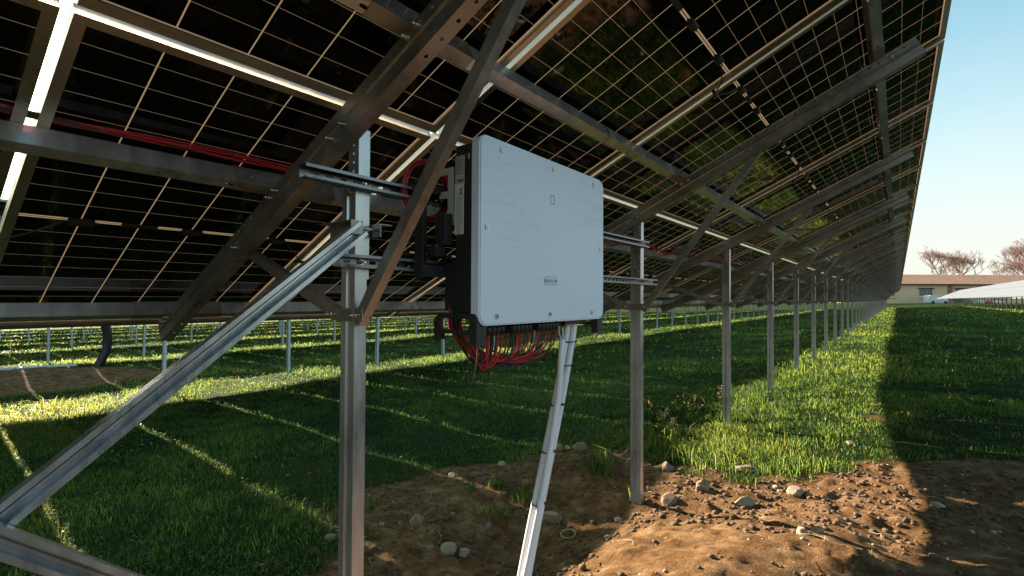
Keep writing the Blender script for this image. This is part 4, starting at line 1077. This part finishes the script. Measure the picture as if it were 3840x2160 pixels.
tree(29.6, 22, 18.5, .8, 'rounded bare tree rising over the roof, left of the others', 3, depth=7)
tree(33.4, 23, 16.5, .8, 'smaller rounded bare tree touching the left one', 8, depth=7)
tree(49.0, 30, 10.6, .7, 'lowest bare treetop barely showing above the roof', 5)
tree(56.5, 26, 25, .85, 'tall reddish bare tree at the right edge of the picture', 12, depth=7)
tree(51.0, 20, 15.5, .95, 'darker spreading bare tree in front of the tall one at the right edge', 15, depth=7)

# ------------------------------------------------------------------ sky, sun, camera
W_ = bpy.data.worlds.new('World'); S.world = W_; W_.use_nodes = True; nt = W_.node_tree; nt.nodes.clear(); L = nt.links.new
out = nt.nodes.new('ShaderNodeOutputWorld'); bg = nt.nodes.new('ShaderNodeBackground'); L(bg.outputs[0], out.inputs[0])
sky = nt.nodes.new('ShaderNodeTexSky'); sky.sky_type = 'NISHITA'; sky.sun_disc = False
el = math.asin(-SUN.z); az = math.atan2(-SUN.x, -SUN.y)      # clockwise from +Y
sky.sun_elevation = el; sky.sun_rotation = az; sky.air_density = 1.0; sky.dust_density = 1.6; sky.ozone_density = 1.0
tc = N(nt, 'ShaderNodeTexCoord'); sx = N(nt, 'ShaderNodeSeparateXYZ'); L(tc.outputs['Generated'], sx.inputs[0])
hz = N(nt, 'ShaderNodeMapRange', interpolation_type='SMOOTHSTEP'); L(sx.outputs[2], hz.inputs[0]); hz.inputs[1].default_value = -.02; hz.inputs[2].default_value = .50; hz.inputs[3].default_value = .85; hz.inputs[4].default_value = .0
mp = N(nt, 'ShaderNodeMapping'); mp.inputs['Scale'].default_value = (1, 1, 5); L(tc.outputs['Generated'], mp.inputs[0])
cn = N(nt, 'ShaderNodeTexNoise', i_Scale=1.6, i_Detail=5.0, i_Roughness=.5); L(mp.outputs[0], cn.inputs[0])
wv = N(nt, 'ShaderNodeMath', operation='MULTIPLY_ADD'); L(cn.outputs[0], wv.inputs[0]); wv.inputs[1].default_value = .30; wv.inputs[2].default_value = -.12
ad = N(nt, 'ShaderNodeMath', operation='ADD', use_clamp=True); L(hz.outputs[0], ad.inputs[0]); L(wv.outputs[0], ad.inputs[1])
tint = N(nt, 'ShaderNodeMix', data_type='RGBA', blend_type='MULTIPLY'); tint.inputs[0].default_value = 1; tint.inputs[7].default_value = (.98, 1.42, 1.22, 1)
L(sky.outputs[0], tint.inputs[6])
mx = N(nt, 'ShaderNodeMix', data_type='RGBA'); L(ad.outputs[0], mx.inputs[0]); L(tint.outputs[2], mx.inputs[6]); mx.inputs[7].default_value = (4.2, 4.05, 3.85, 1)
L(mx.outputs[2], bg.inputs[0]); bg.inputs[1].default_value = .05
sl = bpy.data.lights.new('sun', 'SUN'); sl.energy = 5.0; sl.angle = radians(.5); sl.color = (1.0, .86, .68)
so = bpy.data.objects.new('sun', sl); COL.objects.link(so); so.rotation_euler = SUN.to_track_quat('-Z', 'Y').to_euler()
cam = bpy.data.cameras.new('camera'); cam.lens = 17.674; cam.sensor_width = 36; cam.clip_start = .02; cam.clip_end = 5000
co_ = bpy.data.objects.new('camera', cam); COL.objects.link(co_); S.camera = co_
yaw, pitch, roll = radians(37.551), radians(1.118), radians(.287)
f = V((-sin(yaw)*cos(pitch), cos(yaw)*cos(pitch), sin(pitch))); r = V((cos(yaw), sin(yaw), 0)); u = r.cross(f)
r2 = r*cos(roll) + u*sin(roll); u2 = -r*sin(roll) + u*cos(roll)
co_.matrix_world = Matrix(((r2.x, u2.x, -f.x, 0), (r2.y, u2.y, -f.y, 0), (r2.z, u2.z, -f.z, 0), (0, 0, 0, 1)))
S.render.engine = 'CYCLES'
vs = S.view_settings; vs.view_transform = 'Standard'; vs.look = 'None'; vs.exposure = 2.25; vs.gamma = 1
S.render.resolution_x, S.render.resolution_y = 1024, 576
